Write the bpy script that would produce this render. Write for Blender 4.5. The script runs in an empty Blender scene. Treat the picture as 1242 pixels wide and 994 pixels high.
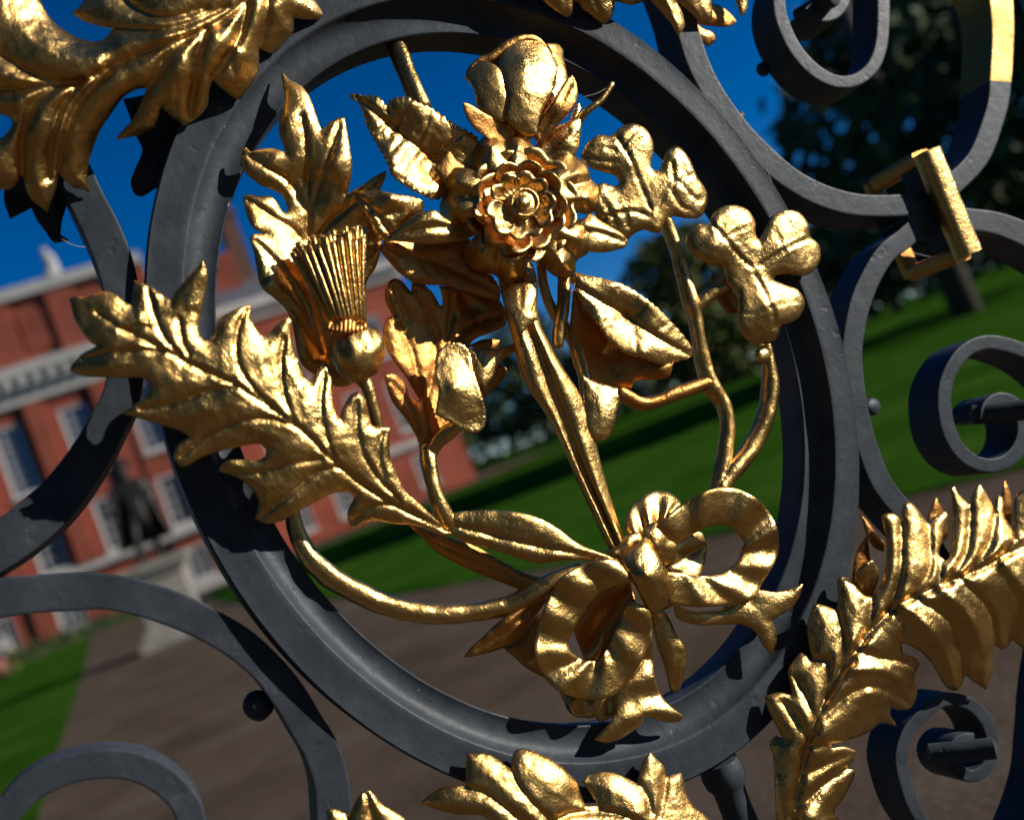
import bpy, bmesh, math, random
import numpy as np
from mathutils import Vector, Matrix, noise
from mathutils.geometry import delaunay_2d_cdt
random.seed(7); rng = np.random.default_rng(7)
S = bpy.context.scene
COL = S.collection

# ------------------------------------------------------------------ camera
YAW, PITCH, ROLL = 0.372767, 0.037026, -0.366519
FPX, CX, CY = 1200.0, 621.0, 497.0          # photograph 1242 x 994
DG, HC = 0.600955, 1.0                      # metres to the gate plane (Y=0), eye height
CAM = np.array([0.0, -DG, HC])
f_ = np.array([math.sin(YAW)*math.cos(PITCH), math.cos(YAW)*math.cos(PITCH), math.sin(PITCH)])
r0 = np.array([math.cos(YAW), -math.sin(YAW), 0.0]); u0 = np.cross(r0, f_)
c, s = math.cos(ROLL), math.sin(ROLL)
r_ = c*r0 + s*u0; u_ = -s*r0 + c*u0
PX = DG/FPX                                 # one photograph pixel at the gate, metres

def ray(x, y):
    x = np.asarray(x, float); y = np.asarray(y, float)
    return f_ + ((x-CX)/FPX)[..., None]*r_ + (-(y-CY)/FPX)[..., None]*u_

HS = 0.0                                    # how far the ornament being modelled stands forward
def W(x, y, h=0.0):
    """point of the gate: traced position, h = height in front of the gate plane (1 unit = PX)"""
    d = ray(x, y); h = (np.asarray(h, float)+HS)*PX
    t = (DG-h)/d[..., 1]
    return CAM + d*t[..., None]

def ground(x, y):
    d = ray(x, y); return CAM + d*(-HC/d[2])

cam = bpy.data.cameras.new('camera'); camo = bpy.data.objects.new('camera', cam); COL.objects.link(camo)
m3 = Matrix((r_, u_, -f_)).transposed()
camo.matrix_world = Matrix.Translation(Vector(CAM)) @ m3.to_4x4()
cam.sensor_width = 36; cam.sensor_fit = 'HORIZONTAL'; cam.lens = FPX/1242*36
cam.clip_start = 0.01; cam.clip_end = 2000
cam.dof.use_dof = True; cam.dof.focus_distance = 0.66; cam.dof.aperture_fstop = 4.3
S.camera = camo

# ------------------------------------------------------------------ materials
def mat(name):
    m = bpy.data.materials.new(name); m.use_nodes = True
    nt = m.node_tree; b = nt.nodes['Principled BSDF']
    return m, nt, b
def nd(nt, t, **kw):
    n = nt.nodes.new(t)
    for k, v in kw.items():
        if k in n.inputs: n.inputs[k].default_value = v
        else: setattr(n, k, v)
    return n
def noise_tex(nt, scale, detail=4, rough=.6, coord=None):
    n = nd(nt, 'ShaderNodeTexNoise'); n.inputs['Scale'].default_value = scale
    n.inputs['Detail'].default_value = detail; n.inputs['Roughness'].default_value = rough
    if coord is None:
        coord = nt.nodes.get('TC') or nd(nt, 'ShaderNodeTexCoord'); coord.name = 'TC'
    nt.links.new(coord.outputs['Object'], n.inputs['Vector'])
    return n
def ramp(nt, src, stops):
    r = nd(nt, 'ShaderNodeValToRGB'); e = r.color_ramp.elements
    e[0].position, e[0].color = stops[0][0], (*stops[0][1], 1)
    e[1].position, e[1].color = stops[-1][0], (*stops[-1][1], 1)
    for p, cc in stops[1:-1]:
        q = e.new(p); q.color = (*cc, 1)
    nt.links.new(src, r.inputs['Fac']); return r
def bump_chain(nt, b, items):
    prev = None
    for src, dist, st in items:
        bp = nd(nt, 'ShaderNodeBump'); bp.inputs['Distance'].default_value = dist; bp.inputs['Strength'].default_value = st
        nt.links.new(src, bp.inputs['Height'])
        if prev: nt.links.new(prev.outputs['Normal'], bp.inputs['Normal'])
        prev = bp
    nt.links.new(prev.outputs['Normal'], b.inputs['Normal'])

def gold_mat(name, tint=(0.70, 0.435, 0.140), red=0.35, rough=(.25, .38)):
    m, nt, b = mat(name)
    b.inputs['Metallic'].default_value = 1
    n1 = noise_tex(nt, 60, 6, .65); n2 = noise_tex(nt, 520, 3, .6); n3 = noise_tex(nt, 120, 2, .5); n4 = noise_tex(nt, 1500, 3, .6)
    cr = ramp(nt, n1.outputs['Fac'], [(.28, (tint[0]*.90, tint[1]*.80, tint[2]*.66)), (.46, tint), (.75, (min(1, tint[0]*1.04), tint[1]*1.06, tint[2]*1.18))])
    n5 = noise_tex(nt, 34, 7, .66)               # rubbed patches where the red bole shows through
    rr = ramp(nt, n5.outputs['Fac'], [(.60, (0, 0, 0)), (.80, (red, red, red))])
    mx = nd(nt, 'ShaderNodeMix'); mx.data_type = 'RGBA'
    nt.links.new(rr.outputs['Color'], mx.inputs['Factor']); nt.links.new(cr.outputs['Color'], mx.inputs[6])
    mx.inputs[7].default_value = (.42, .17, .05, 1)
    nt.links.new(mx.outputs[2], b.inputs['Base Color'])
    ro = nd(nt, 'ShaderNodeMapRange'); ro.inputs['From Min'].default_value = .38; ro.inputs['From Max'].default_value = .62
    ro.inputs['To Min'].default_value = rough[0]; ro.inputs['To Max'].default_value = rough[1]
    n8 = noise_tex(nt, 24, 4, .55); n9 = noise_tex(nt, 260, 4, .65)
    nt.links.new(n8.outputs['Fac'], ro.inputs['Value']); nt.links.new(ro.outputs['Result'], b.inputs['Roughness'])
    bump_chain(nt, b, [(n3.outputs['Fac'], .0014, .45), (n9.outputs['Fac'], .0007, .4), (n2.outputs['Fac'], .0005, .5), (n4.outputs['Fac'], .00018, .55)])
    return m
GOLD = gold_mat('gold_leaf')
GOLD2 = gold_mat('gold_leaf_shaded_worn', (.58, .27, .070), .55, (.32, .46))  # darker, redder gold; puts shade of inner and turned-away pieces into their colour
GOLD3 = gold_mat('gold_paint_old', (.40, .24, .07), .5, (.42, .58))

def iron_mat():
    m, nt, b = mat('black_iron_paint')
    n1 = noise_tex(nt, 40, 5, .6); n2 = noise_tex(nt, 500, 3, .6); n3 = noise_tex(nt, 130, 4, .6); n4 = noise_tex(nt, 230, 2, .5)
    cr = ramp(nt, n1.outputs['Fac'], [(.3, (.031, .038, .047)), (.55, (.046, .055, .066)), (.75, (.068, .079, .092))])
    sp = ramp(nt, n4.outputs['Fac'], [(.755, (0, 0, 0)), (.79, (1, 1, 1))])
    mx = nd(nt, 'ShaderNodeMix'); mx.data_type = 'RGBA'
    nt.links.new(sp.outputs['Color'], mx.inputs['Factor']); nt.links.new(cr.outputs['Color'], mx.inputs[6])
    mx.inputs[7].default_value = (.30, .27, .22, 1)
    nt.links.new(mx.outputs[2], b.inputs['Base Color'])
    ro = nd(nt, 'ShaderNodeMapRange'); ro.inputs['To Min'].default_value = .40; ro.inputs['To Max'].default_value = .60
    nt.links.new(n3.outputs['Fac'], ro.inputs['Value']); nt.links.new(ro.outputs['Result'], b.inputs['Roughness'])
    b.inputs['Specular IOR Level'].default_value = .22
    n6 = noise_tex(nt, 85, 2, .4); pit = ramp(nt, n6.outputs['Fac'], [(.27, (0, 0, 0)), (.33, (1, 1, 1))])
    n7 = noise_tex(nt, 260, 3, .5); chip = ramp(nt, n7.outputs['Fac'], [(.70, (0, 0, 0)), (.74, (1, 1, 1))])
    bump_chain(nt, b, [(n3.outputs['Fac'], .0009, .45), (n2.outputs['Fac'], .0002, .35), (pit.outputs['Color'], .0005, .4), (chip.outputs['Color'], .0003, .5)])
    return m
IRON = iron_mat()

def plain(name, col, rough=.7, var=.25, scale=3.0, bump=0.0, metal=0.0, spec=.3):
    m, nt, b = mat(name)
    n = noise_tex(nt, scale, 6, .65)
    lo = tuple(v*(1-var) for v in col); hi = tuple(min(1, v*(1+var)) for v in col)
    r = ramp(nt, n.outputs['Fac'], [(.3, lo), (.7, hi)])
    nt.links.new(r.outputs['Color'], b.inputs['Base Color'])
    b.inputs['Roughness'].default_value = rough; b.inputs['Metallic'].default_value = metal
    b.inputs['Specular IOR Level'].default_value = spec
    if bump: bump_chain(nt, b, [(n.outputs['Fac'], bump, .6)])
    return m

WEB = plain('cobweb', (.5, .5, .48), .6, .1)
# ------------------------------------------------------------------ object helpers
def link(name, verts, faces, material, parent=None, smooth=True, sharp=None):
    me = bpy.data.meshes.new(name)
    me.from_pydata([tuple(map(float, v)) for v in verts], [], [tuple(int(i) for i in fc) for fc in faces])
    me.update()
    if smooth:
        me.polygons.foreach_set('use_smooth', [True]*len(me.polygons))
        if sharp: me.set_sharp_from_angle(angle=math.radians(sharp))
    me.materials.append(material)
    o = bpy.data.objects.new(name, me); COL.objects.link(o)
    if parent: o.parent = parent
    return o
def tag(o, label=None, cat=None, group=None, kind=None):
    if label: o['label'] = label
    if cat: o['category'] = cat
    if group: o['group'] = group
    if kind: o['kind'] = kind
    return o
def empty(name, loc=(0, 0, 0), **kw):
    o = bpy.data.objects.new(name, None); COL.objects.link(o); o.location = loc; o.empty_display_size = .1
    return tag(o, **kw)

def catmull(P, n_per=None, step=3.0, closed=False, corner=62):
    """smooth a traced polyline; vertices that turn sharply stay sharp"""
    P = np.asarray(P, float); N = len(P); out = []
    def ang(i):
        a = P[i]-P[(i-1) % N]; b = P[(i+1) % N]-P[i]
        a = a[:2]; b = b[:2]
        na, nb = np.linalg.norm(a), np.linalg.norm(b)
        if na < 1e-6 or nb < 1e-6: return 0
        return math.degrees(math.acos(np.clip(a@b/na/nb, -1, 1)))
    cor = [ang(i) > corner for i in range(N)]
    if not closed: cor[0] = cor[-1] = True
    rng_ = range(N if closed else N-1)
    for i in rng_:
        p1, p2 = P[i], P[(i+1) % N]
        p0 = P[(i-1) % N] if not cor[i] else 2*p1-p2
        p3 = P[(i+2) % N] if not cor[(i+1) % N] else 2*p2-p1
        L = np.linalg.norm((p2-p1)[:2]) if P.shape[1] > 1 else 1
        n = n_per or max(1, int(round(L/step)))
        # centripetal tangents
        d01 = max(np.linalg.norm(p1-p0), 1e-6)**.5; d12 = max(np.linalg.norm(p2-p1), 1e-6)**.5; d23 = max(np.linalg.norm(p3-p2), 1e-6)**.5
        m1 = (p1-p0)/d01 - (p2-p0)/(d01+d12) + (p2-p1)/d12
        m2 = (p2-p1)/d12 - (p3-p1)/(d12+d23) + (p3-p2)/d23
        m1 *= d12; m2 *= d12
        for k in range(n):
            t = k/n
            out.append((2*t**3-3*t**2+1)*p1 + (t**3-2*t**2+t)*m1 + (-2*t**3+3*t**2)*p2 + (t**3-t**2)*m2)
    if not closed: out.append(P[-1])
    return np.array(out)

def seg_dist(Q, A, B):
    """distance of points Q (n,2) to segments A-B (m,2) -> min over segments"""
    best = np.full(len(Q), 1e9)
    for a, b in zip(A, B):
        ab = b-a; L = ab@ab
        t = np.clip(((Q-a)@ab)/max(L, 1e-9), 0, 1)
        d = np.hypot(*(Q-a-t[:, None]*ab).T)
        best = np.minimum(best, d)
    return best
def poly_dist(Q, P, closed=False):
    P = np.asarray(P, float)
    A = P if closed else P[:-1]; B = np.roll(P, -1, 0) if closed else P[1:]
    return seg_dist(Q, A, B)
def inside(Q, P):
    x, y = Q[:, 0], Q[:, 1]; r = np.zeros(len(Q), bool)
    for (x1, y1), (x2, y2) in zip(P, np.roll(P, -1, 0)):
        cnd = (y1 > y) != (y2 > y)
        with np.errstate(divide='ignore', invalid='ignore'):
            r ^= cnd & (x < (x2-x1)*(y-y1)/(y2-y1+1e-12)+x1)
    return r
def rbf(ctrl, Q):
    ctrl = np.asarray(ctrl, float); X = ctrl[:, :2]/100; hgt = ctrl[:, 2]
    n = len(X)
    K = np.hypot(X[:, None, 0]-X[None, :, 0], X[:, None, 1]-X[None, :, 1])
    A = np.zeros((n+1, n+1)); A[:n, :n] = K; A[:n, n] = 1; A[n, :n] = 1
    w = np.linalg.lstsq(A, np.r_[hgt, 0], rcond=None)[0]
    q = Q/100
    D = np.hypot(q[:, None, 0]-X[None, :, 0], q[:, None, 1]-X[None, :, 1])
    return D@w[:n] + w[n]
def fbm(Q, scale, seed):
    return np.array([noise.noise(Vector((x/scale+seed*7.3, y/scale-seed*3.1, seed*1.7))) for x, y in Q])

def solid(name, P, tris, t, material, parent, smooth=True):
    """close a sheet (points facing the viewer) into a solid of thickness t metres"""
    P = np.asarray(P, float); tris = np.asarray(tris, int)
    a, b, cc = P[tris[:, 0]], P[tris[:, 1]], P[tris[:, 2]]
    fn = np.cross(b-a, cc-a)
    ctr = (a+b+cc)/3
    flip = ((fn*(CAM-ctr)).sum(1)) < 0
    if flip.mean() > .5: tris = tris[:, ::-1]; fn = -fn
    vn = np.zeros_like(P)
    for k in range(3): np.add.at(vn, tris[:, k], fn)
    vn /= np.linalg.norm(vn, axis=1)[:, None]+1e-12
    N = len(P); back = P - vn*t
    edges = {}
    for tr in tris:
        for k in range(3):
            e = (tr[k], tr[(k+1) % 3]); edges[e] = 1
    bound = [e for e in edges if (e[1], e[0]) not in edges]
    # rounded rim: a third ring bulging outward
    F = [tuple(tr) for tr in tris] + [tuple(x+N for x in tr[::-1]) for tr in tris]
    rim = {}; V = list(P)+list(back)
    nxt = {e[0]: e for e in bound}
    out = np.zeros_like(P)
    for a_, b_ in bound:
        d = P[b_]-P[a_]; o = np.cross(d, vn[a_]); o /= np.linalg.norm(o)+1e-12
        out[a_] += o; out[b_] += o
    for a_, b_ in bound:
        for q in (a_, b_):
            if q not in rim:
                o = out[q]; o = o/(np.linalg.norm(o)+1e-12)
                rim[q] = len(V); V.append((P[q]+back[q])/2 + o*t*.42)
    for a_, b_ in bound:
        F.append((b_, a_, rim[a_], rim[b_])); F.append((rim[b_], rim[a_], a_+N, b_+N))
    return link(name, V, F, material, parent, smooth)

def sheet(name, outline, parent, ctrl, veins=(), puff=6, L=14, edge=3, edge_w=5, rough=1.0, t=3.2, step=3.2, corner=62,
          serr=0, serr_p=7, material=None, seed=None, rows=(), wave=None):
    """a beaten-metal leaf: outline traced in photograph pixels, modelled in relief.
    veins: (polyline, depth, half width); ctrl: (x, y, height) of the sheet's bend"""
    seed = seed if seed is not None else (len(bpy.data.objects) % 97)
    O = catmull(outline, step=step, closed=True, corner=corner)
    if serr:
        dO = np.roll(O, -1, 0)-O; Ls = np.r_[0, np.cumsum(np.hypot(*dO.T))][:-1]
        T = np.roll(O, -1, 0)-np.roll(O, 1, 0); T /= np.hypot(*T.T)[:, None]+1e-9
        area = ((O[:, 0]*np.roll(O[:, 1], -1))-(np.roll(O[:, 0], -1)*O[:, 1])).sum()
        nn = np.c_[T[:, 1], -T[:, 0]]*(1 if area > 0 else -1)
        O = O + nn*(serr*(np.abs(np.sin(Ls/serr_p*math.pi*1.0))-.6))[:, None]
    # interior points
    mn, mx = O.min(0), O.max(0)
    gx, gy = np.meshgrid(np.arange(mn[0], mx[0], step), np.arange(mn[1], mx[1], step*.87))
    gx = gx + (np.arange(gx.shape[0]) % 2)[:, None]*step/2
    G = np.c_[gx.ravel(), gy.ravel()] + rng.uniform(-.15, .15, (gx.size, 2))*step
    G = G[inside(G, O)]
    if len(G): G = G[poly_dist(G, O, True) > step*.62]
    pts = [Vector((float(x), float(y))) for x, y in np.r_[O, G]]
    n = len(O)
    vv, ee, ff, *_ = delaunay_2d_cdt(pts, [(i, (i+1) % n) for i in range(n)], [], 1, 1e-4)
    Q = np.array([(v.x, v.y) for v in vv]); tris = [tuple(x) for x in ff if len(x) == 3]
    h = rbf(ctrl, Q)
    de = poly_dist(Q, O, True)
    dv = np.full(len(Q), 1e9); groove = np.zeros(len(Q))
    for vn_ in veins:
        pl, amp, wd = vn_ if isinstance(vn_, tuple) and len(vn_) == 3 and not np.isscalar(vn_[0]) else (vn_, 4, 3)
        pl = catmull(pl, step=8)
        d = poly_dist(Q, pl)
        if amp > 0:
            dv = np.minimum(dv, d) if wd > 2.45 and amp > 3.2 else dv
            groove -= amp*(.55 if name == 'acanthus_leaf' else .5)*np.exp(-(d/(wd*(.85 if name == 'acanthus_leaf' else .72)))**2)
            groove += .10*amp*np.exp(-((d-2.4*wd)/(1.1*wd))**2)
        else: groove += -amp*np.exp(-(d/wd)**2)
    dm = np.minimum(de, dv)
    big = name == 'acanthus_leaf'; puff = puff*(.74 if big else .5); L = L*(1.3 if big else 1.3); edge = edge*.55; edge_w = edge_w*.75; t = t*.8 if t < 5 else t
    h = h + puff*(1-np.exp(-(dm/L)**1.15)) - edge*np.exp(-(de/edge_w)**2) + groove
    if wave is not None:
        (wx, wy), wl, wa, ph = wave
        h = h + wa*np.sin((Q[:, 0]*wx+Q[:, 1]*wy)/wl*2*math.pi+ph)
    if rough: h = h + rough*(1.6*fbm(Q, 26, seed)+1.0*fbm(Q, 9, seed+3)*.7)
    P = W(Q[:, 0], Q[:, 1], h)
    return solid(name, P, tris, t*PX, material or GOLD, parent)

def strip(name, A, B, parent, prof=None, nseg=8, t=3.2, step=4, material=None, rough=.8, closed=False, corner=75):
    """ribbon between two traced edges A and B (x, y, h); prof(u, v) adds height across"""
    A = np.asarray(A, float); B = np.asarray(B, float)
    n = max(2, int(max(np.hypot(*np.diff((A if len(A) > 1 else B)[:, :2], axis=0).T).sum(), np.hypot(*np.diff(B[:, :2], axis=0).T).sum())/step/(len(A)-1)))
    A = catmull(A, n_per=n, corner=corner); B = catmull(B, n_per=n, corner=corner)
    N = len(A); Q = []; 
    for i in range(N):
        for j in range(nseg+1):
            v = j/nseg; p = A[i]*(1-v)+B[i]*v
            if prof: p = p + np.array([0, 0, prof(i/(N-1), v)])
            Q.append(p)
    Q = np.array(Q)
    if rough: Q[:, 2] += rough*(1.4*fbm(Q[:, :2], 22, 5)+.8*fbm(Q[:, :2], 8, 9))
    P = W(Q[:, 0], Q[:, 1], Q[:, 2]); tris = []
    m = nseg+1
    for i in range(N-1):
        for j in range(nseg):
            a = i*m+j; tris += [(a, a+1, a+m+1), (a, a+m+1, a+m)]
    return solid(name, P, tris, t*PX, material or GOLD, parent)

def sweep(P, R, n=14, seed=1, rough=.06, cap=True):
    P = np.asarray(P, float); N = len(P); V = []; F = []
    T = np.gradient(P, axis=0); T /= np.linalg.norm(T, axis=1)[:, None]+1e-12
    up = np.array([0.2, -1, .1]); a = np.cross(T[0], up); a /= np.linalg.norm(a)
    for i in range(N):
        a = a-T[i]*(a@T[i]); a /= np.linalg.norm(a)+1e-12; b = np.cross(T[i], a)
        for k in range(n):
            th = 2*math.pi*k/n
            rr = R[i]*(1+rough*2*noise.noise(Vector((i*.22+seed, math.cos(th)*1.2, math.sin(th)*1.2))))
            V.append(P[i]+rr*(math.cos(th)*a+math.sin(th)*b))
    for i in range(N-1):
        for k in range(n):
            F.append((i*n+k, i*n+(k+1) % n, (i+1)*n+(k+1) % n, (i+1)*n+k))
    if cap:
        for e, i, sg in ((0, 0, -1), (1, N-1, 1)):
            c0 = len(V); V.append(P[i]+sg*T[i]*R[i]*.45)
            for k in range(n):
                q = (i*n+k, i*n+(k+1) % n, c0); F.append(q if e else q[::-1])
    return V, F
def tube_vf(pts, step=4, n=14, seed=1, rough=.06):
    """pts: (x, y, h, r) in pixels"""
    Q = catmull(np.asarray(pts, float), step=step, corner=100)
    P = W(Q[:, 0], Q[:, 1], Q[:, 2]); R = Q[:, 3]*PX*1.02
    d = np.linalg.norm(P-CAM, axis=1); R = R*(d/DG)
    return sweep(P, R, n, seed, rough)
def tube(name, pts, parent, material=None, **kw):
    V, F = tube_vf(pts, seed=len(bpy.data.objects) % 31, **kw)
    return link(name, V, F, material or GOLD, parent)
def join_vf(parts):
    V = []; F = []
    for v, f in parts:
        o = len(V); V += list(v); F += [tuple(i+o for i in q) for q in f]
    return V, F

def bar(name, path, width, parent, h=-16, depth=60, material=None, bevel=1.9, step=5, caps=True, wscale=None):
    """wrought flat bar following a traced centre line; rectangular section seen edge on"""
    Q = catmull(np.asarray(path, float), step=step, corner=100)
    N = len(Q); T = np.gradient(Q[:, :2], axis=0); T /= np.hypot(*T.T)[:, None]+1e-9
    nn = np.c_[-T[:, 1], T[:, 0]]
    w = np.full(N, width/2.0) if np.isscalar(width) else np.interp(np.linspace(0, 1, N), np.linspace(0, 1, len(width)), width)/2
    w = w*(1+.05*np.array([noise.noise(Vector((x/55, y/55, 2))) for x, y in Q[:, :2]]))
    hh = Q[:, 2] if Q.shape[1] > 2 else np.full(N, float(h))
    L = W(Q[:, 0]+nn[:, 0]*w, Q[:, 1]+nn[:, 1]*w, hh); R = W(Q[:, 0]-nn[:, 0]*w, Q[:, 1]-nn[:, 1]*w, hh)
    bv = bevel*PX; dp = depth*PX; V = []; F = []
    for i in range(N):
        ax = (R[i]-L[i]); Ln = np.linalg.norm(ax); ax /= Ln
        y = np.array([0, 1.0, 0])
        cr = .6*PX*noise.noise(Vector((Q[i, 0]/30, Q[i, 1]/30, 5)))
        mid = (L[i]+R[i])/2 - y*(.1*PX+.6*cr)
        V += [L[i]+y*dp, L[i]+y*bv*1.9, L[i]+y*bv, L[i]+ax*bv*.35+y*bv*.3, L[i]+ax*bv, L[i]+ax*bv*1.9, mid, R[i]-ax*bv*1.9, R[i]-ax*bv, R[i]-ax*bv*.35+y*bv*.3, R[i]+y*bv, R[i]+y*bv*1.9, R[i]+y*dp]
    m = 13
    for i in range(N-1):
        for k in range(m):
            a, b = i*m+k, i*m+(k+1) % m
            F.append((a, b, b+m, a+m))
    if caps:
        F.append(tuple(range(m))[::-1]); F.append(tuple((N-1)*m+k for k in range(m)))
    o = link(name, V, F, material or IRON, parent)
    bm = bmesh.new(); bm.from_mesh(o.data); bmesh.ops.recalc_face_normals(bm, faces=bm.faces); bm.to_mesh(o.data); bm.free()
    o.data.set_sharp_from_angle(angle=math.radians(38))
    return o

def blob(name, x, y, h, rx, ry, rz, parent, material=None, n=24, rough=.03, extra=None):
    """rounded boss in pixel units round a traced centre"""
    V = []; F = []
    m = n//2
    for i in range(m+1):
        th = math.pi*i/m
        for k in range(n):
            ph = 2*math.pi*k/n
            d = np.array([math.sin(th)*math.cos(ph), math.cos(th), math.sin(th)*math.sin(ph)])
            g = 1+rough*2*noise.noise(Vector(d*2.2)+Vector((x, y, 0)))
            V.append((x+rx*d[0]*g, y-ry*d[1]*g, h+rz*d[2]*g))
    for i in range(m):
        for k in range(n):
            F.append((i*n+k, i*n+(k+1) % n, (i+1)*n+(k+1) % n, (i+1)*n+k))
    V = np.array(V); P = W(V[:, 0], V[:, 1], V[:, 2])
    o = link(name, P, F, material or GOLD, parent)
    bm = bmesh.new(); bm.from_mesh(o.data); bmesh.ops.remove_doubles(bm, verts=bm.verts, dist=1e-6)
    bmesh.ops.recalc_face_normals(bm, faces=bm.faces); bm.to_mesh(o.data); bm.free()
    return o

# ================================================================== THE GATE
gate = empty('ornamental_gate', (0, 0, 0), label='black wrought iron gate with gilded roses, thistle and shamrock in an oval ring', cat='gate')

# ---- oval medallion ring (turned profile swept round an ellipse)
RX, RZ, EC, EA = .24, .24*1.2097, (.267397, HC+.046422), .078979
def ring_pt(th, k, y):
    a, b = RX*k*math.cos(th), RZ*k*math.sin(th)
    return (EC[0]+a*math.cos(EA)-b*math.sin(EA), y, EC[1]+a*math.sin(EA)+b*math.cos(EA))
prof = [(1.0, .036), (1.0, .004), (.9985, .0012), (.994, 0), (.975, .0006), (.95, .0002), (.93, .0005), (.916, .0001), (.911, .0006), (.9085, .0022), (.906, .0045), (.901, .0068), (.893, .0088), (.882, .0103),
        (.868, .0112), (.855, .0113), (.845, .0108), (.8385, .0102), (.8355, .0108), (.835, .0125), (.838, .030), (.842, .040), (.88, .040)]
NR = 260; V = []; F = []
for i in range(NR):
    th = 2*math.pi*i/NR
    for j, (k, y) in enumerate(prof):
        wob = .0006*noise.noise(Vector((math.cos(th)*7, math.sin(th)*7, k*9)))
        V.append(ring_pt(th, k+wob*1.5, y+wob*.8))
m = len(prof)
for i in range(NR):
    i2 = (i+1) % NR
    for j in range(m):
        F.append((i*m+j, i2*m+j, i2*m+(j+1) % m, i*m+(j+1) % m))
ring = link('medallion_ring', V, F, IRON, gate)
bm = bmesh.new(); bm.from_mesh(ring.data); bmesh.ops.recalc_face_normals(bm, faces=bm.faces); bm.to_mesh(ring.data); bm.free()
ring.data.set_sharp_from_angle(angle=math.radians(48))

# ---- scroll bars of the ironwork
bar('scroll_bar', [(62, 150), (84, 195), (104, 240), (126, 285), (142, 330), (152, 385), (153, 440), (146, 480), (131, 512), (107, 555), (68, 606), (22, 646), (-40, 684)], [40, 42, 46, 44, 42, 42, 46, 50, 56, 58, 58], gate)
bar('scroll_bar', [(-60, 740), (-40, 733), (0, 725), (68, 718), (135, 718), (189, 731), (243, 753), (290, 780), (326, 812), (352, 846), (371, 878), (389, 908), (401, 945), (406, 994), (408, 1060)], [48, 48, 45, 43, 42, 42, 44, 44, 44], gate)
bar('scroll_bar', [(-12, 1020), (8, 984), (36, 955), (77, 935), (130, 926), (173, 933), (207, 954), (227, 980), (236, 1020)], 36, gate)
bar('scroll_bar', [(800, -60), (815, -25), (828, 10), (836, 42), (848, 78), (868, 117), (895, 155), (925, 187), (955, 213), (985, 231), (1010, 241), (1040, 248), (1088, 249), (1112, 246)], 27, gate, h=-6)
bar('scroll_bar', [(1114, 274), (1098, 289), (1076, 306), (1057, 336), (1044, 368), (1037, 400), (1034, 430), (1037, 470), (1043, 505), (1054, 545), (1070, 585), (1093, 615), (1120, 645), (1150, 690)], 25, gate, h=-8)
bar('scroll_bar', [(1214, 99), (1212, 120), (1205, 147), (1187, 191), (1158, 222), (1128, 247), (1100, 262)], 26, gate, h=-8, depth=70)
gb = bar('gilded_bar', [(1176, -70), (1200, -40), (1213, -8), (1217, 30), (1216, 70), (1214, 98.5)], [34, 32, 29, 27, 26, 26], gate, h=-8, depth=70, material=GOLD3)
bar('scroll_bar', [(1108, 262), (1140, 262), (1178, 266), (1207, 270), (1242, 283), (1300, 318)], 27, gate, h=-8, depth=64)
# spiral volutes with a snub centre
def spiral(cx, cy, pts): return [(cx+r*math.cos(math.radians(a)), cy+r*math.sin(math.radians(a))) for a, r in pts]
bar('scroll_volute', [(1066, -70), (1070, -30), (1072, 20), (1068, 60), (1058, 82), (1040, 96), (1018, 99), (994, 89), (970, 66), (955, 40), (946, 10), (948, -20), (960, -42), (985, -52), (1010, -44), (1024, -25), (1024, 0), (1012, 16), (995, 18), (982, 6)], 15.5, gate, h=-8, depth=62, step=4)
bar('scroll_volute', [(1330, 520), (1300, 470), (1262, 435), (1222, 418), (1195, 415), (1172, 425), (1156, 445), (1147, 470), (1147, 500), (1155, 530), (1172, 553), (1196, 564), (1220, 560), (1236, 545), (1243, 524), (1240, 502), (1228, 488), (1212, 484), (1200, 493), (1198, 508)], 17, gate, h=-8, depth=66, step=4)
bar('scroll_volute', [(1240, 1060), (1180, 1045), (1140, 1020), (1113, 985), (1098, 945), (1094, 918), (1101, 890), (1120, 867), (1148, 848), (1178, 854), (1198, 876), (1205, 905), (1198, 930), (1180, 941), (1162, 932), (1156, 914), (1166, 898), (1182, 896)], 15.5, gate, h=-8, depth=62, step=4)
def rod(name, x0, y0, h0, x1, y1, h1, r, material=IRON, par=None):
    P = np.array([W(x0+(x1-x0)*t, y0+(y1-y0)*t, h0+(h1-h0)*t) for t in np.linspace(0, 1, 14)])
    V, F = sweep(P, np.full(14, r*PX), 18, 3, .02)
    return link(name, V, F, material, par or gate, sharp=50)
rod('volute_boss', 1128, 914, -30, 1206, 907, 26, 15)
rod('volute_boss', 1180, 503, -30, 1246, 497, 26, 16)
rod('volute_boss', 968, 22, -55, 1012, -4, 10, 15)
bar('scroll_bar', [(1322, 720), (1314, 780), (1306, 840), (1302, 900), (1296, 950), (1278, 1010), (1252, 1060)], 40, gate, h=-40, depth=85)
# rivets
for x, y, h, r in ((313, 855, -44, 19), (1057, 493, -36, 11), (898, 141, -30, 6), (926, 84, -50, 9)):
    blob('rivet', x, y, h, r, r, r, gate, IRON)
# turned baluster under the ring
bx, by, bh = 872, 926, -24
base_p = W(bx, by, bh); V = []; F = []
bprof = [(.0, .004), (12, .004), (26, .002), (29, -.003), (29.5, -.008), (28, -.013), (24.5, -.0155), (22, -.018), (21.5, -.03), (23, -.05), (25, -.08), (26, -.12), (24, -.3)]
for i in range(40):
    th = 2*math.pi*i/40
    for r, z in bprof: V.append(base_p+np.array([r*PX*math.cos(th), r*PX*math.sin(th), z]))
m = len(bprof)
for i in range(40):
    for j in range(m-1):
        a, b = i*m+j, ((i+1) % 40)*m+j; F.append((a, a+1, b+1, b))
link('baluster', V, F, IRON, gate, sharp=40)

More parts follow.
